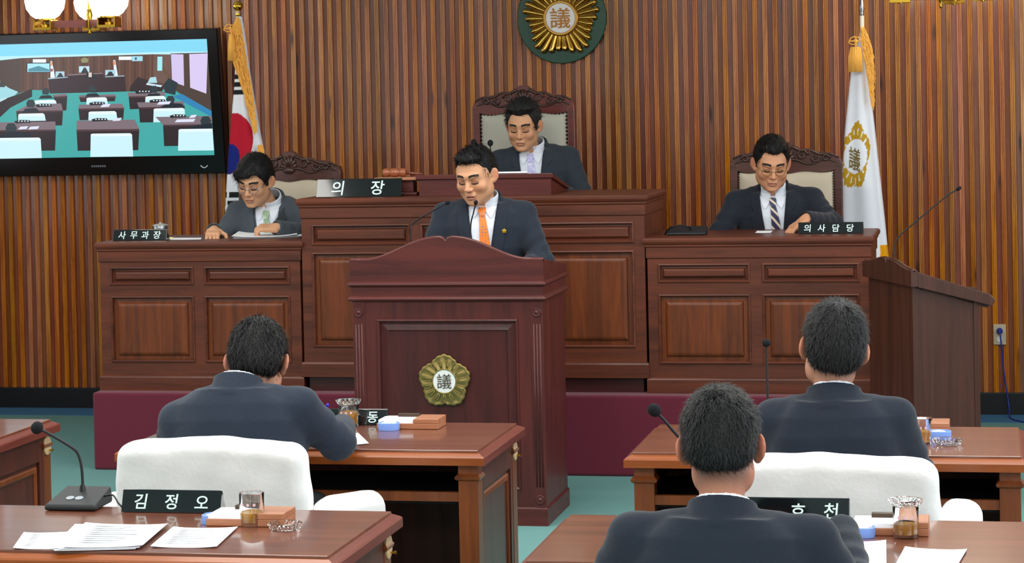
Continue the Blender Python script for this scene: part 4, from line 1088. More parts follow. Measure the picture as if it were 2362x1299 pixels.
def person(name_label, loc, rotz, hip, neck, head, suit, skin, hair, arms, twist=0., shw=.175, knees=None, tie=None, shirt='#dfe6f2', fat=1., lap=True, front=True, open_mouth=0, fine=.0028, ascale=1., pin=False, glasses=None, hairtone='#0b0b0d', vbot=.12, colr=1., nolegs=False, shdrop=0., trousers='#171a22', headk=1.):
    t = thing('person', name_label, 'person', loc, rotz)
    hip = np.array(hip, float); neck = np.array(neck, float)
    Z_ = neck - hip; L = np.linalg.norm(Z_); Z_ /= L; X_ = np.array([cos(twist), sin(twist), 0]); X_ -= Z_*(X_ @ Z_); X_ /= np.linalg.norm(X_); Y_ = np.cross(Z_, X_)
    sz = L/.56; fr = (hip, X_, Y_, Z_, sz)
    def T(x, y, z): return hip + X_*x + Y_*y + Z_*z*sz
    HC = np.array(head[0], float); R = rotm(*head[1]); 
    nb = T(0, .022, .535); nt = HC + R[1]*.028 + R[2]*-.062
    sh = [T(s*shw, .012, .462 - shdrop*(1 if s*shdrop > 0 else 0)) for s in (-1, 1)]
    els = [np.array(a[0], float) for a in arms]; wrs = [np.array(a[1], float) for a in arms]
    kn = knees or [(-.11, hip[1] - .42, hip[2] + .02), (.11, hip[1] - .42, hip[2] + .02)]
    an = [(k[0], k[1] - .04 if not nolegs else k[1] + .02, .09) for k in kn]
    # ---- skin figure
    pts = [HC - .15, HC + .15] + wrs + els + [hip - .2, hip + .2] + [np.array(k) for k in kn] + [np.array(a) - [0, .2, .09] for a in an]
    lo = np.min(pts, 0) - .12; hi = np.max(pts, 0) + .12
    fx = [(HC[0] - .10, HC[0] + .10, fine)]; fy = [(HC[1] - .14, HC[1] + .13, fine)]; fz = [(HC[2] - .14, HC[2] + .13, fine)]
    for a, wq in zip(arms, wrs):
        if len(a) > 5 and a[5]:
            c = wq + np.array(a[2])/np.linalg.norm(a[2])*.07
            fx.append((c[0] - .09, c[0] + .09, .0034)); fy.append((c[1] - .09, c[1] + .09, .0034)); fz.append((c[2] - .07, c[2] + .07, .0034))
    F = Field(graded(lo[0], hi[0], .011, fx), graded(lo[1], hi[1], .011, fy), graded(lo[2], hi[2], .011, fz))
    big = hip - .4
    F.op(loft(fr, -.026, -.06, .50, ascale), np.minimum(hip, neck) - .22, np.maximum(hip, neck) + .22, .02)
    for i in (0, 1):
        F.cone(T((-1, 1)[i]*.06, .015, .455), sh[i], .032, .036, .03); F.cone(sh[i], els[i], .040, .034, .02); F.cone(els[i], wrs[i], .033, .024, .015)
        hand_prims(F, wrs[i], arms[i][2], arms[i][3], (1, -1)[i] if len(arms[i]) < 7 else arms[i][6], arms[i][4])
        F.cone(hip + [(-.09, .09)[i], 0, 0], kn[i], .07, .05, .03); F.cone(kn[i], an[i], .048, .035, .02); F.cone(an[i], (an[i][0], an[i][1] - .15, .05), .032, .028, .02)
    F.cone(T(0, .02, .44), nt, .054*colr, .052*colr, .012)
    head_prims(F, HC, R, fat, open_mouth)
    v, f = F.mesh()
    # paint: lips, brows, eye line
    q = (v - HC) @ R.T/HS; x, y, z = q.T; ax = np.abs(x); sk = np.array(C(skin)[:3]); col = np.tile(sk, (len(v), 1)).astype(np.float32)
    def mixc(mask, c, amt):
        w = np.clip(mask, 0, 1)[:, None]*amt; col[:] = col*(1 - w) + np.array(C(c)[:3])*w
    face = (y < -.045)
    mixc(np.exp(-((ax - .042)/.02)**2 - ((z + .035)/.02)**2)*face, '#c07a60', .35)
    mixc(np.exp(-((z + .006)/.03)**2)*np.clip((ax - .081)/.004, 0, 1)*(y > -.008), '#c8705a', .45)
    mixc(np.exp(-((x)/.016)**2 - ((z + .033)/.014)**2)*(y < -.09), '#b86f58', .3)
    zm = z + 11*x*x; z0_ = z; z = zm
    lipz = np.where(z > -.0675, (z + .062)/.0056, (z + .0725 + open_mouth*.4)/.0062)
    mixc(np.clip(1.6 - (np.abs(x)/.023)**4 - lipz**2, 0, 1)*(y < -.08), '#a5665a', .6)
    mixc(np.clip(1.4 - (np.abs(x)/.021)**4 - ((zm + .0668 + open_mouth*.2)/(.0016 + open_mouth*.35))**2, 0, 1)*(y < -.08), '#4a2a26', .8)
    z = z0_
    bz = .0255 + .004*np.sin(np.clip((ax - .014)/.036, 0, 1)*pi) - .05*np.clip(ax - .045, 0, 1)
    mixc(np.clip(1.5 - ((z - bz)/.0052)**2, 0, 1)*((ax > .012) & (ax < .054))*(y < -.045), '#1a1412', .85)
    ez = -.0095 - .0035*np.cos((ax - .031)/.016*pi*.5) + .003
    mixc(np.clip(1.4 - ((z - ez)/.0034)**2, 0, 1)*((ax > .015) & (ax < .049))*(y < -.045), '#1c1210', .9)
    mixc(np.exp(-((ax - .031)/.020)**2 - ((z - .004)/.012)**2)*face, '#94604a', .45)  # shade of the eye sockets painted into the skin colour
    mixc(np.clip(1.2 - ((z - .0085)/.0022)**2, 0, 1)*((ax > .017) & (ax < .046))*(y < -.05), '#8a5540', .55)
    mixc(np.clip(1.2 - ((ax - .006)/.0035)**2 - ((z + .041)/.0028)**2, 0, 1)*(y < -.085), '#5a2c24', .8)
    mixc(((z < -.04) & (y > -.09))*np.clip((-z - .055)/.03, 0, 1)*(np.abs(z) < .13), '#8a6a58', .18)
    nz_ = .5 + .5*np.sin(x*700)*np.sin(z*500 + x*300)
    mixc(np.clip((z + .105)/.045, 0, 1)*np.clip((-.03 - z)/.02, 0, 1)*np.clip((y - .012)/.03, 0, 1)*(.75 + .25*nz_), '#2e2522', .8)
    body = mesh_obj('body', v, f, SKIN_M, t, True, True, colors=col)
    if front:
        bb = BVHTree.FromPolygons([tuple(q_) for q_ in v], [tuple(q_) for q_ in f]); ey = MB()
        def onface(x_, z_, off):
            o = HC + (x_*R[0] - .2*R[1] + z_*R[2])*HS; h = bb.ray_cast(Vector(o), Vector(R[1]))
            return tuple((np.array(h[0]) if h[0] is not None else o + R[1]*.12) - R[1]*off)
        for s_ in (-1, 1):
            xs_ = np.linspace(.0155, .0475, 11)
            ey.tube([onface(s_*q_, -.0085 - .0030*sin((q_ - .0155)/.032*pi) + .04*(q_ - .03), .0002) for q_ in xs_], [.0006 + .0013*sin((q_ - .0150)/.0335*pi) for q_ in xs_], 6)
        ey.build('eyelashes', MATS.get('eyelash') or plain('eyelash', '#120c0a', .7), t, smooth=True, local=True)
        br = MB()
        for s_ in (-1, 1):
            n_ = 12; row = []
            for k_ in range(n_):
                q_ = .013 + .040*k_/(n_ - 1); c_ = .0265 + .0045*sin(k_/(n_ - 1)*pi*.85) - .06*max(0, q_ - .042); h_ = .0048*(1 - .45*k_/(n_ - 1))
                row.append([onface(s_*q_, c_ + u_*h_, .0012 if abs(u_) < .5 else .0002) for u_ in (-1, 0, 1)])
            vs = [q_ for r_ in row for q_ in r_]
            br.add(vs, [(3*k_ + c_, 3*k_ + 3 + c_, 3*k_ + 4 + c_, 3*k_ + 1 + c_)[::s_] for k_ in range(n_ - 1) for c_ in (0, 1)])
        br.build('eyebrows', MATS.get('eyebrow') or plain('eyebrow', '#17110e', .8), t, smooth=True, local=True)
    # ---- jacket
    jm = suit; jpts = [neck + .1, hip - .2, hip + .2] + els + wrs + sh
    lo = np.min(jpts, 0) - .10; hi = np.max(jpts, 0) + .10; hj = .0075
    cc = T(0, .018, .530); cf = lambda i: [(cc[i] - .10, cc[i] + .10, .004)]
    J = Field(graded(lo[0], hi[0], hj, cf(0)), graded(lo[1], hi[1], hj, cf(1)), graded(lo[2], hi[2], hj, cf(2)))
    sd = RNG.random()*6
    jw = lambda u, v_, w: .0035*np.sin(w*34 + u*9 + sd)*np.clip(1.2 - w*3.2, 0, 1) + .0015*np.sin(u*46 + w*13 + sd)
    blo, bhi = np.minimum(hip, neck) - .24, np.maximum(hip, neck) + .24
    J.op(loft(fr, .010, -.08, .53, ascale, jw), blo, bhi, .02)
    for i in (0, 1):
        s = (-1, 1)[i]
        J.cone(T(s*.066, .020, .512), T(s*(shw + .018), .012, .484 - shdrop*(1 if s*shdrop > 0 else 0)), .034, .038, .03)
        w1 = lambda X, Y, Z, h: .0035*np.sin(h*22 + X*30 + sd)*np.clip(h*1.6 - .2, 0, 1)
        w2 = lambda X, Y, Z, h: .0040*np.sin(h*26 + Z*35 + sd)*np.clip(1.15 - h, 0, 1)
        J.cone(sh[i], els[i], .063, .055, .025, wob=w1); J.cone(els[i], wrs[i] - (wrs[i] - els[i])*.01, .055, .043, .025, wob=w2)
    # collar standing round the neck, higher at the back
    ca = Z_*.94 - Y_*.34; ca /= np.linalg.norm(ca)
    def band(c, r0, thick, h0, h1, frontcut, flare=.25):
        def fn(X, Y, Z):
            x_, y_, z_ = X - c[0], Y - c[1], Z - c[2]; h = ca[0]*x_ + ca[1]*y_ + ca[2]*z_
            yy = Y_[0]*x_ + Y_[1]*y_ + Y_[2]*z_
            rr = np.sqrt(np.maximum(x_**2 + y_**2 + z_**2 - h*h, 0)); d = np.maximum(np.abs(rr - (r0 - flare*(h - h0))) - thick, np.maximum(h0 - h, h - h1))
            return np.maximum(d, -(yy + frontcut))
        return fn
    J.op(band(cc, .083*colr, .0055, -.045, .030, .030, .12), cc - .14, cc + .14, .008)
    if front:
        def vcut(X, Y, Z):
            x_, y_, z_ = X - hip[0], Y - hip[1], Z - hip[2]
            u = X_[0]*x_ + X_[1]*y_ + X_[2]*z_; v_ = Y_[0]*x_ + Y_[1]*y_ + Y_[2]*z_; w = (Z_[0]*x_ + Z_[1]*y_ + Z_[2]*z_)/sz
            half = .066*np.clip((w - vbot)/(.50 - vbot), 0, 1.25)**.85
            return np.maximum(np.maximum(np.abs(u) - half, v_ + .0), vbot - w)
        J.op(vcut, blo, bhi, .002, 's')
        J.cone(cc - Y_*.03 - Z_*.03, cc + ca*.12, .064*colr, .072*colr, .002, 's')
    else: J.cone(cc - ca*.005, cc + ca*.12, .0715*colr, .0715*colr, .002, 's')
    for i in (0, 1):
        dd = (wrs[i] - els[i])/np.linalg.norm(wrs[i] - els[i]); J.cone(wrs[i] + dd*.012, wrs[i] + dd*.12, .031, .06, .002, 's')
    vj, fj = J.mesh(); jk = mesh_obj('jacket', vj, fj, jm, t, True, True)
    bj = BVHTree.FromPolygons([tuple(p) for p in vj], [tuple(p) for p in fj])
    # ---- shirt: chest under the opening, collar, cuffs
    sm_ = plain('shirt_cloth', shirt, .8) if shirt not in MATS else MATS[shirt]
    MATS[shirt] = sm_
    S = Field(graded(neck[0] - .20, neck[0] + .20, .007, cf(0)), graded(min(neck[1], hip[1]) - .2, max(neck[1], hip[1]) + .15, .007, cf(1)), graded(hip[2] + .08, neck[2] + .13, .007, cf(2)))
    S.op(loft(fr, -.004, .08, .515, ascale), blo, bhi, .01)
    S.op(band(cc, .0675*colr, .0042, -.045, .040, .5, .10), cc - .14, cc + .14, .006)
    S.cone(cc - ca*.02, cc + ca*.12, .057*colr, .057*colr, .002, 's')
    vs_, fs_ = S.mesh(); mesh_obj('shirt', vs_, fs_, sm_, t, True, True)
    bs_ = BVHTree.FromPolygons([tuple(p) for p in vs_], [tuple(p) for p in fs_])
    def hit(bv, x_, z_, off, alt=None):
        o = T(x_, -.5, z_); h = bv.ray_cast(Vector(o), Vector(Y_))
        if h[0] is None or (h[3] > .55):
            if alt is not None: return hit(alt, x_, z_, off + .012)
            return o + Y_*.38
        return np.array(h[0]) - Y_*off
    def strip(bv, rows, off, thick, name, mat, n=7, alt=None, parent=t):
        """rows: (z, xl, xr); drape a strip over the chest and give it thickness"""
        m = len(rows); fv = []
        for z_, a, b in rows:
            for i in range(n): fv.append(hit(bv, a + (b - a)*i/(n-1), z_, off, alt))
        fv = np.array(fv); bk = fv + Y_*thick; vv = np.concatenate([fv, bk]); K = m*n; ff = []
        for j in range(m - 1):
            for i in range(n - 1):
                a = j*n + i; ff.append((a, a + n, a + n + 1, a + 1)); ff.append((K + a, K + a + 1, K + a + n + 1, K + a + n))
        rim = [j*n for j in range(m)] + [(m-1)*n + i for i in range(1, n)] + [j*n + n - 1 for j in range(m - 2, -1, -1)] + [i for i in range(n - 2, 0, -1)]
        for a, b in zip(rim, rim[1:] + rim[:1]): ff.append((a, K + a, K + b, b)[::-1])
        o = mesh_obj(name, vv, ff, mat, parent, True, True, sharp=.7); return o
    if front:
        for s in (-1, 1):                                     # shirt collar points
            strip(bs_, [(.545, s*.034, s*.060), (.525, s*.012, s*.066), (.505, s*.010, s*.064), (.485, s*.022, s*.056), (.462, s*.040, s*.044)], .007, .004, 'shirt_collar', sm_, 6)
        if tie:
            tm = tie
            rows = [(.512, -.016, .016), (.50, -.019, .019), (.480, -.013, .013), (.474, -.012, .012)]
            kn_ = strip(bs_, rows, .015, .012, 'tie_knot', tm, 7)
            rows = [(.478 - .36*i/16, -.013 - .026*(i/16)**.8 + .012*sin(i*.25), .013 + .026*(i/16)**.8 + .012*sin(i*.25)) for i in range(17)]
            strip(bs_, rows, .010, .004, 'tie', tm, 7)
        if lap:
            lm = jm
            for s in (-1, 1):
                def ve(z_): return .066*min(max((z_ - vbot)/(.50 - vbot), 0), 1.25)**.85
                rows = []
                for i in range(19):
                    z_ = .525 - (.525 - vbot - .02)*i/18; fz = (z_ - vbot)/(.525 - vbot)
                    wdt = .058*min(1, fz*1.9) if z_ < .435 else .058*(1 - .25*(z_ - .435)/.09) - (.020 if .435 < z_ < .455 else 0)
                    rows.append((z_, s*(ve(z_) - .001), s*(ve(z_) + wdt)))
                strip(bj, rows, .0065, .006, 'lapel', lm, 6, bs_)
        if pin:
            p = hit(bj, .105, .40, .008); e = MB(); 
            for i in range(5): a = pi/2 + 2*pi*i/5; e.ball(tuple(p + X_*.0065*cos(a) + Z_*.0065*sin(a)), (.0055, .003, .0055), 8, 5)
            e.ball(tuple(p - Y_*.002), (.004, .003, .004), 8, 5).build('lapel_pin', brass_m, t, smooth=True, local=True)
    # ---- trousers and shoes
    G = Field(graded(-.34, .34, .014), graded(min(an[0][1], hip[1]) - .22, hip[1] + .22, .014), graded(.05, hip[2] + .14, .014))
    for i in (0, 1):
        G.cone(hip + [(-.09, .09)[i], 0, 0], kn[i], .098, .075, .04); G.cone(kn[i], an[i], .075, .058, .03)
    G.ell(hip, (.18, .14, .11), .04); v, f = G.mesh(); mesh_obj('trousers', v, f, MATS.get('trouser_cloth') or plain('trouser_cloth', trousers, .85), t, True, True)
    for i in (0, 1):
        G = Field(graded(an[i][0] - .07, an[i][0] + .07, .009), graded(an[i][1] - .25, an[i][1] + .1, .009), graded(-.01, .13, .009))
        G.rbox((an[i][0], an[i][1] - .07, .045), (.045, .14, .042), .035); v, f = G.mesh(); mesh_obj('shoe', v, f, black_m, t, True, True)
    # ---- hair
    make_hair(t, HC, R, hair, hairtone, fine)
    if glasses:
        g = MB()
        def P(x_, y_, z_): return tuple(HC + (x_*R[0] + y_*R[1] + z_*R[2])*HS)
        for s in (-1, 1):
            g.tube([P(s*.033 + .0235*cos(a), -.101 + .010*abs(s*.033 + .0235*cos(a))/.05, -.010 + .0165*sin(a)*(1 - .15*abs(cos(a)))) for a in np.linspace(0, 2*pi, 24, endpoint=False)], .0016, 6, closed=True)
            g.tube([P(s*.056, -.090, -.004), P(s*.071, -.055, .0), P(s*.079, .005, .003)], .0016, 6)
        g.tube([P(-.010, -.100, -.006), P(0, -.104, -.003), P(.010, -.100, -.006)], .0016, 6)
        g.build('glasses', glasses, t, smooth=True, local=True)
    return t
def hairmat(name, col, rough=.5):
    m, nt, N, L, b = newmat(name)
    tc = N.new('ShaderNodeTexCoord'); no = N.new('ShaderNodeTexNoise'); no.inputs['Scale'].default_value = 260; no.inputs['Detail'].default_value = 5
    L.new(tc.outputs['Object'], no.inputs['Vector'])
    rp = N.new('ShaderNodeValToRGB'); c = C(col); rp.color_ramp.elements[0].color = tuple(q*.55 for q in c[:3]) + (1,); rp.color_ramp.elements[1].color = tuple(min(1, q*1.6) for q in c[:3]) + (1,)
    L.new(no.outputs['Fac'], rp.inputs['Fac']); L.new(rp.outputs[0], b.inputs['Base Color'])
    setp(b, Roughness=rough, Specular_IOR_Level=.3)
    bp = N.new('ShaderNodeBump'); bp.inputs['Strength'].default_value = .6; bp.inputs['Distance'].default_value = .003
    L.new(no.outputs['Fac'], bp.inputs['Height']); L.new(bp.outputs['Normal'], b.inputs['Normal']); return m
def make_hair(t, H, R, st, tone, fine):
    """st: dict(vol, top, hairline z, side, nape, extra blobs, strand length, count, part)"""
    R = np.asarray(R); g = st
    lo, hi = H - .17, H + .17
    F = Field(graded(lo[0], hi[0], .0040), graded(lo[1], hi[1], .0040), graded(lo[2], hi[2], .0040))
    def P(x, y, z): return H + (x*R[0] + y*R[1] + z*R[2])*HS
    K = lambda r: tuple(q*HS for q in r)
    F.ell(P(0, .020, .038), K((.0770 + g['side'], .092 + g['back'], .083 + g['top'])), .01, 'u', R)
    F.ell(P(0, .048, -.010), K((.069 + g['side']*.8, .060 + g['back'], .072)), .03, 'u', R)
    for e in g.get('add', ()): F.ell(P(*e[0]), K(e[1]), e[2] if len(e) > 2 else .02, 'u', R)
    hl = g['line']; fw = g.get('fw', 0)
    F.ell(P(0, -.115, hl - .100), K((.084 + fw, .077, .106)), .012, 's', R)         # rounded forehead opening
    F.rbox(P(0, -.120, hl - .125), K((.061 + fw, .077, .120)), .028, .014, 's', R)
    F.rbox(P(0, -.10, -.125), K((.12, .108, .095)), .02, .012, 's', R)
    for s in (-1, 1): F.ell(P(s*.096, .018, -.022), K((.026, .034, .054)), .010, 's', R)
    for e in g.get('cut', ()): F.ell(P(*e[0]), K(e[1]), e[2] if len(e) > 2 else .02, 's', R)
    for s in (-1, 1): F.ell(P(s*.085, .055, g['nape'] - .045), K((.050, .075, .060)), .02, 's', R)
    F.rbox(P(0, .06, g['nape'] - .10), K((.13, .14, .10)), .03, .02, 's', R)
    v, f = F.mesh(); N = vnormals(v, f); q = (v - H) @ R.T/HS
    nz = np.sin(q[:, 0]*150 + q[:, 2]*60)*np.sin(q[:, 1]*130 + 2)*.0016
    v = v + N*nz[:, None]
    V = [v]; Fq = [f]; base = len(v)
    # strands
    n = g.get('n', 2500); Ls = g.get('len', .02); rg = np.random.default_rng(int(abs(H[0]*1000)) + 5)
    inner = (np.abs(q[:, 0]) < .2); idx = rg.choice(len(v), n)
    p = v[idx]; nn = N[idx]; qq = q[idx]
    cr = np.array(g.get('crown', (.008, .062, .100)))
    fl = (qq - cr); fl = fl + np.array(g.get('flow', (0, 0, -.02))); fl = fl @ R
    fl = fl - nn*(fl*nn).sum(1, keepdims=True); fl /= np.linalg.norm(fl, axis=1, keepdims=True) + 1e-9
    fl += rg.normal(0, g.get('mess', .25), fl.shape); sw = np.cross(nn, fl); sw /= np.linalg.norm(sw, axis=1, keepdims=True) + 1e-9
    L = Ls*(.5 + rg.random((n, 1))); w = .0009; lift = g.get('lift', .25)
    a = p - nn*.001; b = p + fl*L*.5 + nn*L*lift*.7; c = p + fl*L + nn*L*lift*.6
    # do not let strands cross onto the face
    qc = (c - H) @ R.T/HS; keep = ~((qc[:, 1] < -.02) & (qc[:, 2] < hl - .012) & (np.abs(qc[:, 0]) < .066)) & ((q[idx][:, 2] > g['nape'] + .004) | (qc[:, 1] > -.2))
    keep &= ~((np.abs(qq[:, 0]) > .062) & (qq[:, 2] < .034) & (qq[:, 2] > -.06) & (np.abs(qq[:, 1] - .018) < .040))
    if 'spot' in g: keep &= ~((np.linalg.norm(qq - np.array(g['spot']), axis=1) < .022) & (rg.random(len(qq)) < .85))
    a, b, c, sw = a[keep], b[keep], c[keep], sw[keep]; m = len(a)
    sv = np.stack([a - sw*w, a + sw*w, b - sw*w*.8, b + sw*w*.8, c - sw*w*.2, c + sw*w*.2], 1).reshape(-1, 3)
    k = base + np.arange(m)*6
    sf = np.concatenate([np.stack([k, k+1, k+3, k+2], 1), np.stack([k+2, k+3, k+5, k+4], 1)])
    return mesh_obj('hair', np.concatenate([v, sv]), np.concatenate([f, sf]), hairmat('hair', tone), t, True, True)

def suitmat(name, col, rough=.85):
    m, nt, N, L, b = newmat(name)
    tc = N.new('ShaderNodeTexCoord'); no = N.new('ShaderNodeTexNoise'); no.inputs['Scale'].default_value = 420; no.inputs['Detail'].default_value = 3
    L.new(tc.outputs['Object'], no.inputs['Vector']); c = C(col)
    rp = N.new('ShaderNodeValToRGB'); rp.color_ramp.elements[0].position = .3; rp.color_ramp.elements[1].position = .7
    rp.color_ramp.elements[0].color = tuple(q*.8 for q in c[:3]) + (1,); rp.color_ramp.elements[1].color = tuple(q*1.2 for q in c[:3]) + (1,)
    L.new(no.outputs['Fac'], rp.inputs['Fac']); L.new(rp.outputs[0], b.inputs['Base Color']); setp(b, Roughness=rough, Specular_IOR_Level=.25, Sheen_Weight=.12)
    n2 = N.new('ShaderNodeTexNoise'); n2.inputs['Scale'].default_value = 14; n2.inputs['Detail'].default_value = 3; L.new(tc.outputs['Object'], n2.inputs['Vector'])
    bp = N.new('ShaderNodeBump'); bp.inputs['Strength'].default_value = .35; bp.inputs['Distance'].default_value = .012
    L.new(n2.outputs['Fac'], bp.inputs['Height']); L.new(bp.outputs['Normal'], b.inputs['Normal']); return m
def tiemat(name, c1, c2, kind):
    m, nt, N, L, b = newmat(name); tc = N.new('ShaderNodeTexCoord')
    if kind == 'stripe':
        w = N.new('ShaderNodeTexWave'); w.bands_direction = 'DIAGONAL'; w.inputs['Scale'].default_value = 14; w.inputs['Distortion'].default_value = 0
        L.new(tc.outputs['Object'], w.inputs['Vector']); f = w.outputs['Fac']; lo, hi = .70, .78
    elif kind == 'dots':
        w = N.new('ShaderNodeTexVoronoi'); w.inputs['Scale'].default_value = 70; w.inputs['Randomness'].default_value = .3
        L.new(tc.outputs['Object'], w.inputs['Vector']); f = w.outputs['Distance']; lo, hi = .24, .30
    else:
        w = N.new('ShaderNodeTexNoise'); w.inputs['Scale'].default_value = 45; L.new(tc.outputs['Object'], w.inputs['Vector']); f = w.outputs['Fac']; lo, hi = .48, .58
    rp = N.new('ShaderNodeValToRGB'); rp.color_ramp.elements[0].position = lo; rp.color_ramp.elements[1].position = hi
    rp.color_ramp.elements[0].color = C(c1); rp.color_ramp.elements[1].color = C(c2)
    L.new(f, rp.inputs['Fac']); L.new(rp.outputs[0], b.inputs['Base Color']); setp(b, Roughness=.45, Sheen_Weight=.3); return m

navy = suitmat('navy_suit', '#1d2531'); navy2 = suitmat('dark_navy_suit', '#1a222f'); navy3 = suitmat('blue_navy_suit', '#222b3a'); navy4 = suitmat('ink_suit', '#1b202b')
charcoal = suitmat('charcoal_suit', '#2a323b'); grey = suitmat('grey_suit', '#454d55')
short = dict(side=.010, back=.010, top=.013, line=.062, nape=-.058, n=2500, len=.016, lift=.35, mess=.3)

# speaker at the lectern (standing, facing the room)
person('standing man in a dark suit with orange tie, reading aloud at the lectern', (-2.36, 10.60, 0), radians(6), (0, .03, .86), (.0, .0, 1.415),
    ((-.028, -.075, 1.515), (-.32, .34, -.04)), navy, '#cf9975',
    dict(side=.009, back=.009, top=.011, line=.080, nape=-.058, fw=.0, n=4200, len=.014, lift=.55, mess=.45, add=[((0, -.040, .098), (.062, .040, .028), .02)]),
    [((-.265, -.07, 1.10), (-.16, -.25, 1.075), (.1, -1, -.15), (0, 0, 1), .35), ((.275, -.07, 1.10), (.17, -.25, 1.075), (-.1, -1, -.15), (0, 0, 1), .35)],
    twist=.0, shw=.186, knees=[(-.10, .03, .48), (.10, .03, .48)], tie=tiemat('orange_tie', '#6f6a78', '#e5781a', 'dots'), fat=1.10, open_mouth=.004, pin=True, nolegs=True, vbot=.10, colr=1.06)
# president
person('seated man in a charcoal suit with lilac tie, in the tall grey leather chair', (-2.44, 12.38, .60), 0, (0, .02, .46), (-.02, -.075, 1.03),
    ((-.055, -.155, 1.125), (-.02, .30, .0)), charcoal, '#cf9a74',
    dict(side=.012, back=.012, top=.020, line=.076, nape=-.058, n=3200, len=.03, lift=.25, mess=.18, crown=(-.02, -.06, .10), flow=(.0, .04, .02), cut=[((-.046, -.085, .078), (.020, .03, .018), .015), ((.046, -.085, .078), (.020, .03, .018), .015)], add=[((0, -.036, .104), (.064, .045, .028), .02)]),
    [((-.27, -.16, .68), (-.10, -.40, .79), (.4, -1, -.05), (0, 0, 1), .3), ((.285, -.15, .68), (.15, -.36, .79), (-.4, -1, -.05), (0, 0, 1), .3)],
    shw=.188, tie=tiemat('lilac_tie', '#b8b4e4', '#dcdcf4', 'noise'), pin=True, hairtone='#1c1c1d', vbot=.06)
# clerk on the left, writing
person('seated man in a grey suit with glasses and pale green tie, his hands on papers', (-3.83, 12.02, .40), 0, (0, .02, .46), (.0, -.16, .965),
    ((-.050, -.250, 1.062), (-.15, .42, .08)), grey, '#cf9c78',
    dict(side=.013, back=.012, top=.018, line=.050, nape=-.06, fw=.0, n=3200, len=.03, lift=.12, mess=.12, cut=[((.038, -.095, .046), (.026, .04, .026), .012)], crown=(.03, .02, .12), add=[((-.015, -.062, .062), (.066, .034, .032), .02), ((-.045, -.055, .035), (.026, .026, .034), .02)]),
    [((-.275, -.22, .72), (-.205, -.485, .805), (.25, -1, -.18), (0, .1, 1), .42, True), ((.275, -.22, .76), (.14, -.46, .815), (-1, -.38, .05), (.1, -.3, 1), .95, True)],
    shw=.190, tie=tiemat('green_tie', '#8fa88a', '#b8ccb0', 'noise'), glasses=steel_m, vbot=.06)
# clerk on the right
person('seated man in a dark suit with glasses and striped tie, one hand by the nameplate', (-1.10, 12.02, .40), 0, (0, .02, .46), (-.01, -.14, 1.0),
    ((-.008, -.225, 1.11), (.20, .36, .04)), navy4, '#c88f6c',
    dict(side=.011, back=.012, top=.019, line=.078, nape=-.058, n=3200, len=.022, lift=.2, mess=.2, cut=[((-.046, -.085, .076), (.020, .03, .018), .015), ((.046, -.085, .076), (.020, .03, .018), .015)], add=[((0, -.042, .096), (.064, .038, .030), .02)]),
    [((-.29, -.20, .74), (-.31, -.36, .66), (0, -1, -.3), (0, 0, 1), .4), ((.295, -.22, .79), (.185, -.47, .835), (-.85, -.6, -.55), (-.2, -.1, 1), .45, True)],
    twist=.03, shw=.192, tie=tiemat('striped_tie', '#2a2850', '#d8c8b0', 'stripe'), glasses=brassd_m, fat=1.04, vbot=.06)
# member writing with a blue pen (seen from behind)
back_h = dict(side=.010, back=.012, top=.014, line=.060, nape=-.066, n=9000, len=.016, lift=.28, mess=.28)
person('man seen from behind in a navy jacket, bent over the desk and writing', (-2.305, 6.78, 0), pi, (0, .02, .50), (.012, -.05, 1.005),
    ((-.020, -.14, 1.048), (.12, .52, -.02)), navy3, '#b8836a', back_h,
    [((-.275, -.14, .80), (-.205, -.44, .805), (.35, -1, -.12), (0, 0, 1), .8), ((.275, -.12, .74), (.15, -.42, .79), (-.5, -1, -.05), (0, 0, 1), .4)],
    shw=.196, front=False, fine=.004, ascale=1.10, fat=.94, shdrop=.045, colr=.98)
# member by the side lectern
person('man seen from behind in a dark jacket, head turned, before the side lectern', (-.455, 6.78, 0), pi, (0, .02, .46), (.01, .0, .995),
    ((.012, -.025, 1.112), (.20, .08, -.13)), navy2, '#c08a70', dict(back_h, top=.016, n=9500),
    [((-.222, -.06, .73), (-.15, -.40, .80), (.3, -1, 0), (0, 0, 1), .4), ((.222, -.06, .73), (.15, -.40, .80), (-.3, -1, 0), (0, 0, 1), .4)],
    shw=.172, front=False, fine=.004, ascale=1.02, fat=.94, hairtone='#0e0f11')
# nearest member
person('man seen from behind in a navy jacket with a small thin spot in his hair', (-.625, 5.28, 0), pi, (0, .02, .42), (.0, -.02, .915),
    ((.005, -.055, 1.045), (.03, .18, .03)), navy2, '#b5785f', dict(back_h, top=.012, side=.009, n=11000, len=.013, nape=-.054, cut=[((.012, .087, .110), (.0150, .0150, .0150), .014)]),
    [((-.31, -.06, .66), (-.25, -.36, .79), (.2, -1, 0), (0, 0, 1), .4), ((.31, -.06, .66), (.25, -.36, .79), (-.2, -1, 0), (0, 0, 1), .4)],
    shw=.205, front=False, fine=.004, ascale=1.12, fat=.92, hairtone='#0c0d0f')
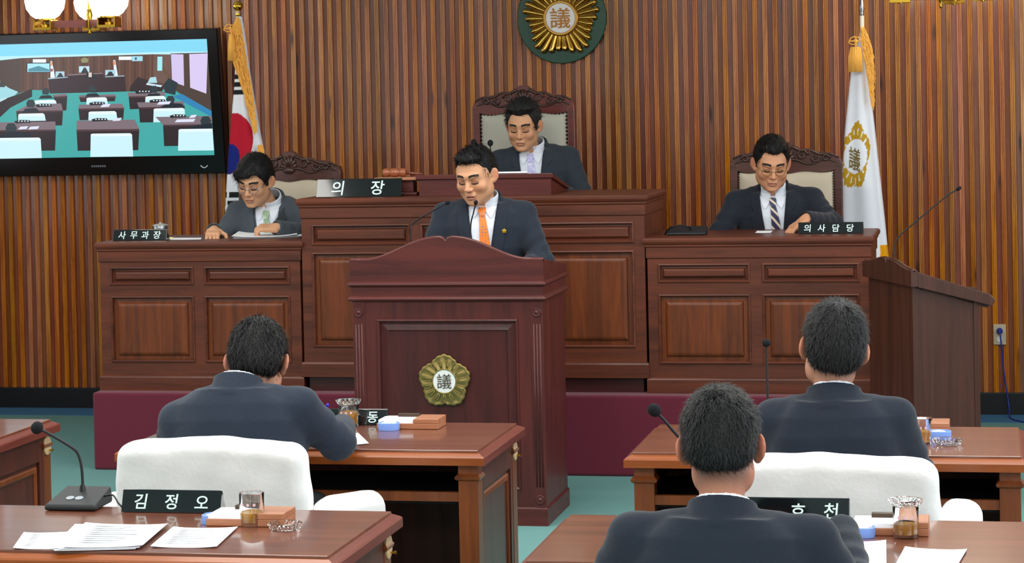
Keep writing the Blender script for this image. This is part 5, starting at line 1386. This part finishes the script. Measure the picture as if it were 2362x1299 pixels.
# ------------------------------------------------------------------ things on the desks
DZ = .74                                               # members' desk tops
def nameplate(label, pl, pr, z, h, text, tsize, lean=.35, group='black nameplates'):
    a = atz(*pl, z); b = atz(*pr, z); a[1] = b[1] = (a[1] + b[1])/2; L = b[0] - a[0]
    t = thing('nameplate', label, 'nameplate', ((a[0] + b[0])/2, a[1] + .03, z), 0, group)
    y0 = a[1]; dep = h*lean
    n = 7; pf = [(y0, z + .001), (y0 + dep, z + h), (y0 + dep + .006, z + h + .001), (y0 + 2*dep + .012, z + .001)]
    MB().prism(pf, 'x', a[0], b[0]).build('acrylic_body', gloss_m, t, bevel=.0015)
    ln = sqrt(dep*dep + h*h); uy, uz = dep/ln, h/ln
    cx = (a[0] + b[0])/2
    for ch, fx_ in text:
        add_text(ch, 'letter', tsize, pearl_m, t, lambda p, q, r: (a[0] + L*fx_ + p + .25*q*.3, y0 + uy*(ln/2 + q) - uz*(r + .0008), z + uz*(ln/2 + q) + uy*(r + .0008)), .0006, tsize*.011)
    return t
nameplate('black nameplate lettered 김 정 오 on the empty member desk', (277, 1183), (509, 1185), DZ, .060, [('김', .19), ('정', .50), ('오', .81)], .046)
nameplate('black nameplate ending in 동, behind the glass with an ashtray lid', (752, 981), (893, 981), DZ, .054, [('동', .76)], .044)
nameplate('black nameplate reading 호 천 beside the man with a thin hair spot', (1722, 1206), (1960, 1208), DZ, .062, [('호', .50), ('천', .82)], .046)
nameplate('large black nameplate lettered 의 장 on the tallest desk', (727, 456), (926, 453), 1.385, .092, [('의', .25), ('장', .72)], .082)
nameplate('black nameplate lettered 사 무 과 장 on the desk of the man in grey', (257, 556), (386, 554), 1.17, .056, [('사', .17), ('무', .39), ('과', .60), ('장', .82)], .046)
nameplate('black nameplate lettered 의 사 담 당 beside the hand of the man with striped tie', (1840, 541), (1992, 538), 1.17, .056, [('의', .14), ('사', .36), ('담', .58), ('당', .80)], .042)

def paper(label, corners, z, name='paper', sheets=1, lines=True, cat='paper', group='loose papers', curl=.004):
    P = [atz(x, y, z) for x, y in corners]; c = sum(P)/4
    t = thing(name, label, cat, tuple(c), 0, group)
    for s in range(sheets):
        o = np.array([.004*s*(-1)**s, .003*s, .0012*s + .0012]); n = 10; vs = []
        for j in range(n + 1):
            for i in range(n + 1):
                u, v = i/n, j/n; p = P[0]*(1-u)*(1-v) + P[1]*u*(1-v) + P[2]*u*v + P[3]*(1-u)*v
                p = p + o + [0, 0, curl*(abs(u - .5)*2)**3*(1 if sheets < 2 or s == sheets - 1 else .2)]; vs.append(tuple(p))
        K = (n+1)**2; fs = []
        vs += [(x, y, zz - .0008) for x, y, zz in vs]
        for j in range(n):
            for i in range(n):
                a = j*(n+1) + i; fs.append((a, a+1, a+n+2, a+n+1)); fs.append((K+a, K+a+n+1, K+a+n+2, K+a+1))
        MB().add(vs, fs).build('sheet', paper_m, t)
    if lines:
        m = MB(); rg = random.Random(int(abs(c[0])*1000))
        for k in range(9):
            v = .12 + k*.085; u0, u1 = .14, .14 + rg.uniform(.35, .7); pts = []
            for uu, vv in ((u0, v), (u1, v), (u1, v + .018), (u0, v + .018)):
                p = P[0]*(1-uu)*(1-vv) + P[1]*uu*(1-vv) + P[2]*uu*vv + P[3]*(1-uu)*vv; pts.append(tuple(p + [.004*(sheets-1)*(-1)**(sheets-1), .003*(sheets-1), .0012*sheets + curl*.15 + .0010]))
            m.add(pts, [(0, 1, 2, 3)])
        m.build('printed_lines', print_m, t)
    return t
# corners: back-left, back-right, front-right, front-left
paper('printed sheet farthest from the glass on the empty desk, partly under the stack', [(55, 1232), (205, 1226), (170, 1268), (30, 1268)], DZ)
paper('thick stack of printed sheets in the middle of the empty desk', [(180, 1215), (370, 1218), (312, 1268), (125, 1272)], DZ + .002, sheets=5)
paper('printed sheet lying by the blue dish on the empty desk', [(400, 1219), (549, 1219), (500, 1265), (347, 1264)], DZ)
paper('white sheet under the elbow of the man writing with a blue pen', [(740, 1002), (826, 1002), (851, 1026), (720, 1030)], DZ, lines=False)
paper('white sheet half under the sleeve of the man with a thin hair spot', [(1900, 1251), (2044, 1250), (2045, 1330), (1890, 1330)], DZ, lines=False)
paper('tilted sheet beside the tea glass at the man with a thin hair spot', [(2088, 1265), (2231, 1271), (2208, 1310), (2066, 1306)], DZ, lines=False)
paper('stack of papers under the fist of the man in the grey suit', [(560, 538), (690, 536), (692, 548), (540, 552)], 1.17, sheets=6, lines=False, curl=.008)
paper('thin sheet beside the nameplate of the man in the grey suit', [(392, 549), (465, 549), (463, 553), (392, 554)], 1.17, lines=False, curl=.0005)
paper('white sheet before the man with the striped tie', [(1747, 533), (1782, 533), (1778, 538), (1742, 538)], 1.17, lines=False, curl=.001)
xa, xb = aty(1140, 396, 11.4)[0], aty(1220, 396, 11.4)[0]
t = thing('paper', 'white sheet on the sloping book rest before the president', 'paper', ((xa + xb)/2, 11.5, 1.47), 0, 'loose papers')
zl = lambda y: (zf + .024) + (1.41 - zf - .024)*(y - (by0 - .012))/(by1 - by0 + .012) + .0035
MB().prism([(11.355, zl(11.355)), (11.62, zl(11.62)), (11.62, zl(11.62) + .006), (11.355, zl(11.355) + .008)], 'x', xa, xb).build('sheet', paper_m, t)

def memo_box(label, pl, pr, z):
    """pl, pr: front corners of the wooden tray"""
    a = atz(*pl, z); b = atz(*pr, z); y = (a[1] + b[1])/2; x0, x1 = a[0], b[0]; w = x1 - x0; d = .115; h = .036
    t = thing('memo_box', label, 'memo box', ((x0 + x1)/2, y + d/2, z), 0, 'wooden memo boxes on the member desks')
    MB().box(x0, x1, y, y + d, z + .0005, z + h*.55).build('tray', boxw_m, t, bevel=.002)
    MB().box(x0 + .60*w, x1, y, y + d, z + h*.55, z + h).build('lid_block', boxw_m, t, bevel=.002)
    MB().box(x0 + .006, x0 + .59*w, y + .004, y + d - .004, z + h*.55, z + h*.86).build('note_paper', paper_m, t)
    MB().box(x0 + .25*w, x0 + .60*w, y + d - .03, y + d - .006, z + h*.86, z + h*1.16).build('clip_bar', boxd_m, t, bevel=.001)
    return t
memo_box('wooden memo box behind the tea glass on the empty desk', (478, 1212), (650, 1219), DZ)
memo_box('wooden memo box at the man writing with a blue pen', (872, 988), (1008, 993), DZ)
memo_box('wooden memo box beside the man sitting before the side lectern', (2085, 1000), (2190, 1003), DZ)
memo_box('wooden memo box behind the lidded tea glass at the man with thin hair spot', (1962, 1236), (2142, 1238), DZ)

def dish(label, c, z, r=.036):
    p = atz(*c, z); t = thing('sponge_dish', label, 'dish', tuple(p), 0, 'blue sponge dishes on the member desks')
    k = 20; vs = []
    pr_ = [(1.0, 0), (1.04, .012), (1.02, .024), (.94, .026), (.90, .018), (.9, .015)]
    for rr, hh in pr_:
        for i in range(k): a = 2*pi*i/k; q = 1/ (abs(cos(a))**3 + abs(sin(a))**3)**(1/3); vs.append((p[0] + rr*r*cos(a)*q, p[1] + rr*r*.78*sin(a)*q, z + hh + .0006))
    fs = [(j*k + i, j*k + (i+1) % k, (j+1)*k + (i+1) % k, (j+1)*k + i) for j in range(len(pr_) - 1) for i in range(k)] + [tuple(range(k-1, -1, -1))]
    MB().add(vs, fs).build('bowl', blue_m, t, smooth=True, sharp=.6)
    MB().ball((p[0] - .004, p[1], z + .018), (r*.8, r*.62, .010), 16, 8).build('sponge', sponge_m, t, smooth=True)
    return t
dish('light blue sponge dish on the empty desk', (498, 1208), DZ)
dish('light blue sponge dish at the man writing with a blue pen', (897, 992), DZ)
dish('light blue sponge dish beside the man sitting before the side lectern', (2168, 1012), DZ)
dish('light blue sponge dish at the man with a thin spot in his hair', (1985, 1238), DZ)

def ashtray_mesh(p, r, h):
    n = 48; vs = []; pr_ = [(.72, 0), (.85, .15), (1.0, .8), (.98, 1.0), (.90, .95), (.78, .35), (.70, .22), (0.02, .22)]
    for rr, hh in pr_:
        for i in range(n): a = 2*pi*i/n; q = rr*r*(1 + (.05 if i % 2 and rr > .8 else 0)); vs.append((p[0] + q*cos(a), p[1] + q*sin(a), p[2] + hh*h + .0006))
    fs = [(j*n + i, j*n + (i+1) % n, (j+1)*n + (i+1) % n, (j+1)*n + i) for j in range(len(pr_) - 1) for i in range(n)] + [tuple(range(n-1, -1, -1)), tuple((len(pr_)-1)*n + i for i in range(n))]
    return vs, fs
def ashtray(label, c, z, r=.044, h=.018, p=None):
    p = atz(*c, z) if p is None else p
    vs, fs = ashtray_mesh(p, r, h); o = mesh_obj('ashtray', [(x - p[0], y - p[1], zz - p[2]) for x, y, zz in vs], fs, glass_m, None, False)
    o.location = tuple(p); return tag(o, label, 'ashtray', 'cut glass ashtrays')
def tumbler(label, c, z, r=.034, h=.088, fill=.42, lid=None):
    p = atz(*c, z); t = thing('tea_glass', label, 'glass', tuple(p), 0, 'glasses of barley tea')
    x, y = p[0], p[1]
    MB().lathe([(0, .0006), (r*.92, .0006), (r*.95, .003), (r, h), (r - .002, h + .0005), (r - .003, h - .001), (r*.95 - .003, .010), (0, .010)], (x, y, z), 32, caps=False).build('glass', glass_m, t, smooth=True, sharp=.8)
    MB().lathe([(0, .0105), (r*.95 - .0034, .0105), (r*.95 - .0034 + .0015, h*fill), (0, h*fill)], (x, y, z), 32, caps=False).build('tea', tea_m, t, smooth=True, sharp=.8)
    for k in range(3):
        a = -pi/2 + (k - 1)*.5
        MB().lathe([(0, 0), (.0042, 0), (.0042, .0005), (0, .0005)], (x + (r + .0004)*cos(a), y + (r + .0004)*sin(a), z + h*.68), 10, (cos(a), sin(a), 0), False).build('flower_print', plain('rose_print', '#d8b4bc', .5) if 'rose_print' not in MATS else MATS['rose_print'], t)
    if lid: ashtray(lid, None, 0, .042, .016, np.array([x, y, z + h + .0008]))
    return t
tumbler('glass of pale tea standing between ashtray and sponge dish on the empty desk', (582, 1212), DZ)
ashtray('cut glass ashtray lying on the empty desk', (658, 1222), DZ)
tumbler('glass of tea with an ashtray lid at the man writing with a blue pen', (805, 985), DZ, .035, .078, .62, 'cut glass ashtray turned into a lid on the glass by the blue pen')
tumbler('half-hidden glass of tea beside the man sitting before the side lectern', (2125, 1026), DZ, .032, .085, .5)
ashtray('cut glass ashtray beside the man sitting before the side lectern', (2186, 1026), DZ, .046)
tumbler('glass of amber tea with an ashtray lid at the man with thin hair spot', (2090, 1240), DZ, .033, .080, .45, 'cut glass ashtray used as lid on the amber tea glass')

# blue pen held by the writing member
hp = aty(757, 932, 7.20)
t = thing('pen', 'blue pen in the hand of the man bent over his desk', 'pen', tuple(hp))
tip = hp + np.array([-.045, .02, -.075]); d = (hp - tip)
MB().tube([tuple(tip), tuple(tip + d*.08), tuple(tip + d*.95), tuple(hp)], [.001, .0042, .0046, .0035], 10).build('barrel', plain('blue_pen', '#1a34d0', .3), t, smooth=True)
MB().tube([tuple(tip + d*.62), tuple(tip + d*.70)], .0052, 10).build('ring', steel_m, t, smooth=True)

# ---- microphones
def smooth_path(P, n=24):
    P = [np.array(p, float) for p in P]; out = []
    Q = [2*P[0] - P[1]] + P + [2*P[-1] - P[-2]]
    for i in range(1, len(Q) - 2):
        for k in range(n):
            s = k/n; a, b, c, d_ = Q[i-1:i+3]
            out.append(tuple(.5*((2*b) + (-a + c)*s + (2*a - 5*b + 4*c - d_)*s*s + (-a + 3*b - 3*c + d_)*s**3)))
    out.append(tuple(P[-1])); return out
def microphone(label, path, head_r, base=None, stem_r=.0045, head_len=1.3, collar=True, group='gooseneck microphones', foam=True):
    """path: world points from the foot to the head"""
    t = thing('microphone', label, 'microphone', tuple(path[0]), 0, group)
    p = smooth_path(path, 10)
    MB().tube(p, stem_r, 10).build('gooseneck', blackm_m, t, smooth=True)
    if collar: MB().tube([p[0], tuple(np.array(p[0])*.6 + np.array(path[1])*.4)], [stem_r*2.6, stem_r*1.5], 14).build('collar', black_m, t, smooth=True, sharp=.6)
    e = np.array(p[-1]); d = e - np.array(p[-4]); d /= np.linalg.norm(d)
    q = [tuple(e + d*head_r*head_len*2*(k/10 - .25)) for k in range(11)]
    rr = [max(.0015, head_r*sqrt(max(0, 1 - (k/5 - 1)**2))) for k in range(11)]
    MB().tube(q, rr, 16).build('foam_head', foam_m, t, smooth=True)
    if base is not None:
        cx, cy, z, w, dd, h = base
        vs = []
        for (zz, ins) in ((z + .001, .004), (z + .008, 0), (None, .004)):
            for (x, y) in ((-w/2 + ins, -dd/2 + ins), (w/2 - ins, -dd/2 + ins), (w/2 - ins, dd/2 - ins), (-w/2 + ins, dd/2 - ins)):
                k = (1 - .10*(y > 0)); vs.append((cx + x*k, cy + y, zz if zz is not None else z + (.018 if y < 0 else h)))
        fs = [(3, 2, 1, 0), (8, 9, 10, 11)] + [(j*4 + i, j*4 + (i+1) % 4, j*4 + 4 + (i+1) % 4, j*4 + 4 + i) for j in (0, 1) for i in range(4)]
        b_ = MB().add(vs, fs).build('base', blackm_m, t, bevel=.004)
        bt = MB()
        for s in (-1, 1): bt.lathe([(0, 0), (.012, 0), (.012, .001), (0, .0012)], (cx + s*.0135 - .005, cy - dd*.16, z + .018 + (h - .018)*.36), 16, (0, -.25, 1), False)
        bt.build('button', plain('grey_button', '#8d949c', .4) if 'grey_button' not in MATS else MATS['grey_button'], b_)
    return t
b = atz(178, 1172, DZ); yb = b[1] + .02
f0 = aty(191, 1130, yb + .035)
microphone('black gooseneck microphone on a wedge base on the empty desk', [f0 - [0, 0, .012], aty(189, 1085, yb + .035), aty(181, 1050, yb + .03), aty(165, 1032, yb + .02), aty(112, 1000, yb), aty(92, 990, yb - .005)], .0185, (b[0], yb, DZ, .155, .15, .048), .0042, .95)
t = thing('microphone_cable', 'thin black cable curling from the microphone on the empty desk', 'cable', tuple(b))
MB().tube(smooth_path([tuple(b + [.07, .03, .03]), tuple(b + [.10, .02, .034]), tuple(b + [.13, -.01, .015]), tuple(b + [.16, -.03, .004]), tuple(b + [.20, -.035, .004]), tuple(b + [.24, -.02, .004])], 8), .0028, 8).build('cord', black_m, t, smooth=True)
q = aty(1565, 1145, 5.75)
microphone('gooseneck microphone leaning out beside the head with a thin hair spot', [(q[0] + .06, 5.86, DZ + .035), aty(1600, 1060, 5.82), aty(1545, 985, 5.78), aty(1515, 952, 5.76)], .0165, (q[0] + .06, 5.83, DZ, .15, .14, .045), .0042, 1.15)
q = aty(1771, 930, 7.55)
microphone('gooseneck microphone standing straight up beside the head of the man before the side lectern', [(q[0], 7.55, DZ + .035), aty(1771, 930, 7.55), aty(1769, 850, 7.55), aty(1768, 796, 7.55)], .0145, (q[0], 7.52, DZ, .15, .14, .045), .0042, .95)
microphone('long bent microphone at the left of the lectern crest', [aty(947, 562, 9.92) - [0, 0, .05], aty(948, 530, 9.92), aty(953, 516, 9.92), aty(975, 500, 9.90), aty(1012, 479, 9.87), aty(1030, 469, 9.86)], .0095, None, .0032, 1.3)
microphone('short straight microphone in front of the orange tie', [aty(1085, 556, 9.95) - [0, 0, .05], aty(1086, 520, 9.95), aty(1092, 492, 9.93), aty(1097, 470, 9.92)], .0095, None, .0030, 1.2)
sl = np.array([-.44, 10.52, 1.03])
microphone('long bent microphone on the dark side lectern', [aty(2057, 606, 10.52) - [0, 0, .03], aty(2063, 570, 10.52), aty(2076, 543, 10.52), aty(2120, 505, 10.52), aty(2180, 455, 10.52), aty(2208, 437, 10.52)], .0090, None, .0034, 1.6)
b = aty(1131, 420, 11.72); b[2] = 1.425
microphone('upright microphone before the president, left of his face', [b, aty(1130, 380, 11.72), aty(1131, 345, 11.72), aty(1131, 334, 11.72)], .0155, None, .0035, 1.15)
b = aty(1095, 420, 11.72); b[2] = 1.425
microphone('second microphone before the president, nearly hidden behind the speaker', [b, aty(1093, 380, 11.72), aty(1093, 345, 11.72), aty(1093, 332, 11.72)], .0150, None, .0035, 1.15)

# ---- gavel and its block
g = aty(908, 398, 11.42)
bl = aty(945, 425, 11.45)
t = thing('gavel_block', 'small brown wooden gavel stand on the tallest desk beside the large nameplate', 'gavel stand', (bl[0], 11.45, 1.385))
zt = aty(905, 409, 11.42)[2]
x0, x1 = aty(866, 430, 11.40)[0], aty(962, 430, 11.40)[0]
MB().box(x0, x1, 11.39, 11.50, 1.386, 1.402).build('foot', lectx_m, t, bevel=.004)
MB().box(x0 + .02, x1 - .02, 11.405, 11.485, 1.402, zt - .016).build('column', lectx_m, t, bevel=.004)
MB().box(x0 - .004, x1 + .004, 11.385, 11.505, zt - .016, zt).build('top_plate', boxw_m, t, bevel=.004)
t = thing('gavel', 'turned wooden gavel resting on its stand on the tallest desk', 'gavel', (g[0], 11.44, zt))
hx = g[0]; zc_ = zt + .0235
MB().lathe([(.014, -.062), (.020, -.058), (.0225, -.045), (.020, -.030), (.013, -.024), (.021, -.018), (.0232, 0), (.021, .018), (.013, .024), (.020, .030), (.0225, .045), (.020, .058), (.014, .062)], (hx, 11.44, zc_), 24, (1, 0, 0)).build('head', plain('gavel_wood', '#9c5636', .3, coat=.4), t, smooth=True)
MB().tube([(hx + .06, 11.44, zc_), (hx + .085, 11.443, zc_ - .004), (hx + .115, 11.45, zc_ - .008), (hx + .145, 11.45, zc_ - .010)], [.010, .007, .009, .006], 10).build('handle', plain('gavel_wood_handle', '#6e3420', .35, coat=.3), t, smooth=True)

# ---- left clerk's tin, right clerk's desk phone
p = atz(366, 545, 1.17)
t = thing('metal_bowl', 'small silver lidded bowl behind the nameplate of the man in grey', 'bowl', (p[0], p[1] + .03, 1.17))
MB().lathe([(0, .001), (.032, .001), (.040, .03), (.043, .052), (.040, .056)], (p[0], p[1] + .03, 1.17), 28, caps=False).build('bowl', steel_m, t, smooth=True)
MB().lathe([(.044, .055), (.044, .060), (.02, .066), (.006, .068), (.006, .074), (0, .075)], (p[0], p[1] + .03, 1.17), 28, caps=False).build('lid', plain('silver_lid', '#c8c6c0', .35, .7), t, smooth=True, sharp=.7)
p = atz(1583, 543, 1.17)
t = thing('desk_phone', 'low black desk phone with looped cord at the man with striped tie', 'telephone', (p[0], p[1] + .05, 1.17))
MB().prism([(p[1], 1.171), (p[1] + .11, 1.171), (p[1] + .11, 1.212), (p[1] + .02, 1.19), (p[1], 1.182)], 'x', p[0] - .10, p[0] + .095).build('body', blackm_m, t, bevel=.005)
MB().tube(smooth_path([(p[0] - .11, p[1] + .02, 1.174), (p[0] - .09, p[1] - .005, 1.20), (p[0] - .03, p[1] - .01, 1.222), (p[0] + .01, p[1] + .02, 1.21), (p[0] + .02, p[1] + .05, 1.19)], 8), .0035, 8).build('cord', black_m, t, smooth=True)
p = atz(392, 551, 1.17); MB_ = MB().box(p[0] - .012, p[0] + .012, p[1], p[1] + .02, 1.1705, 1.178).build('sticky_notes', plain('yellow_paper', '#e6e08a', .8), None, bevel=.001)
tag(MB_, 'tiny pad of yellow sticky notes at the end of a nameplate', 'notes')

# ---- wall socket with blue plug and cable
a = aty(2291, 748, BY - .02); b_ = aty(2321, 795, BY - .02); ys = BY - .022
t = thing('wall_socket', 'pale wall socket with a blue plug in it, low on the wooden wall', 'socket', ((a[0] + b_[0])/2, ys, b_[2]))
cx = (a[0] + b_[0])/2; cz = (a[2] + b_[2])/2
MB().box(a[0], b_[0], ys - .010, ys + .018, b_[2], a[2]).build('cover_plate', plain('socket_plate', '#b9ac94', .5), t, bevel=.003)
for dz in (.024, -.024): MB().lathe([(0, 0), (.017, 0), (.017, .003), (.014, .001), (0, .001)], (cx, ys - .010, cz + dz), 20, (0, -1, 0), False).build('outlet', plain('socket_insert', '#d8d4c8', .4) if 'socket_insert' not in MATS else MATS['socket_insert'], t, smooth=True, sharp=.6)
t = thing('power_cable', 'blue power cable hanging from the wall socket down to the carpet', 'cable', (cx, ys - .03, 0))
bc = plain('blue_cable', '#24348e', .45)
MB().lathe([(0, 0), (.016, 0), (.018, .012), (.014, .03), (.007, .036), (0, .036)], (cx, ys - .012, cz + .024), 18, (0, -1, -.15), False).build('plug', bc, t, smooth=True, sharp=.7)
MB().tube(smooth_path([(cx, ys - .045, cz + .018), (cx + .006, ys - .05, cz - .03), (cx + .02, ys - .045, .25), (cx + .045, ys - .05, .06), (cx + .05, 13.22, .012), (cx + .09, 13.10, .008), (cx + .20, 13.0, .008), (cx + .40, 12.96, .008)], 10), .0045, 8).build('cord', bc, t, smooth=True)
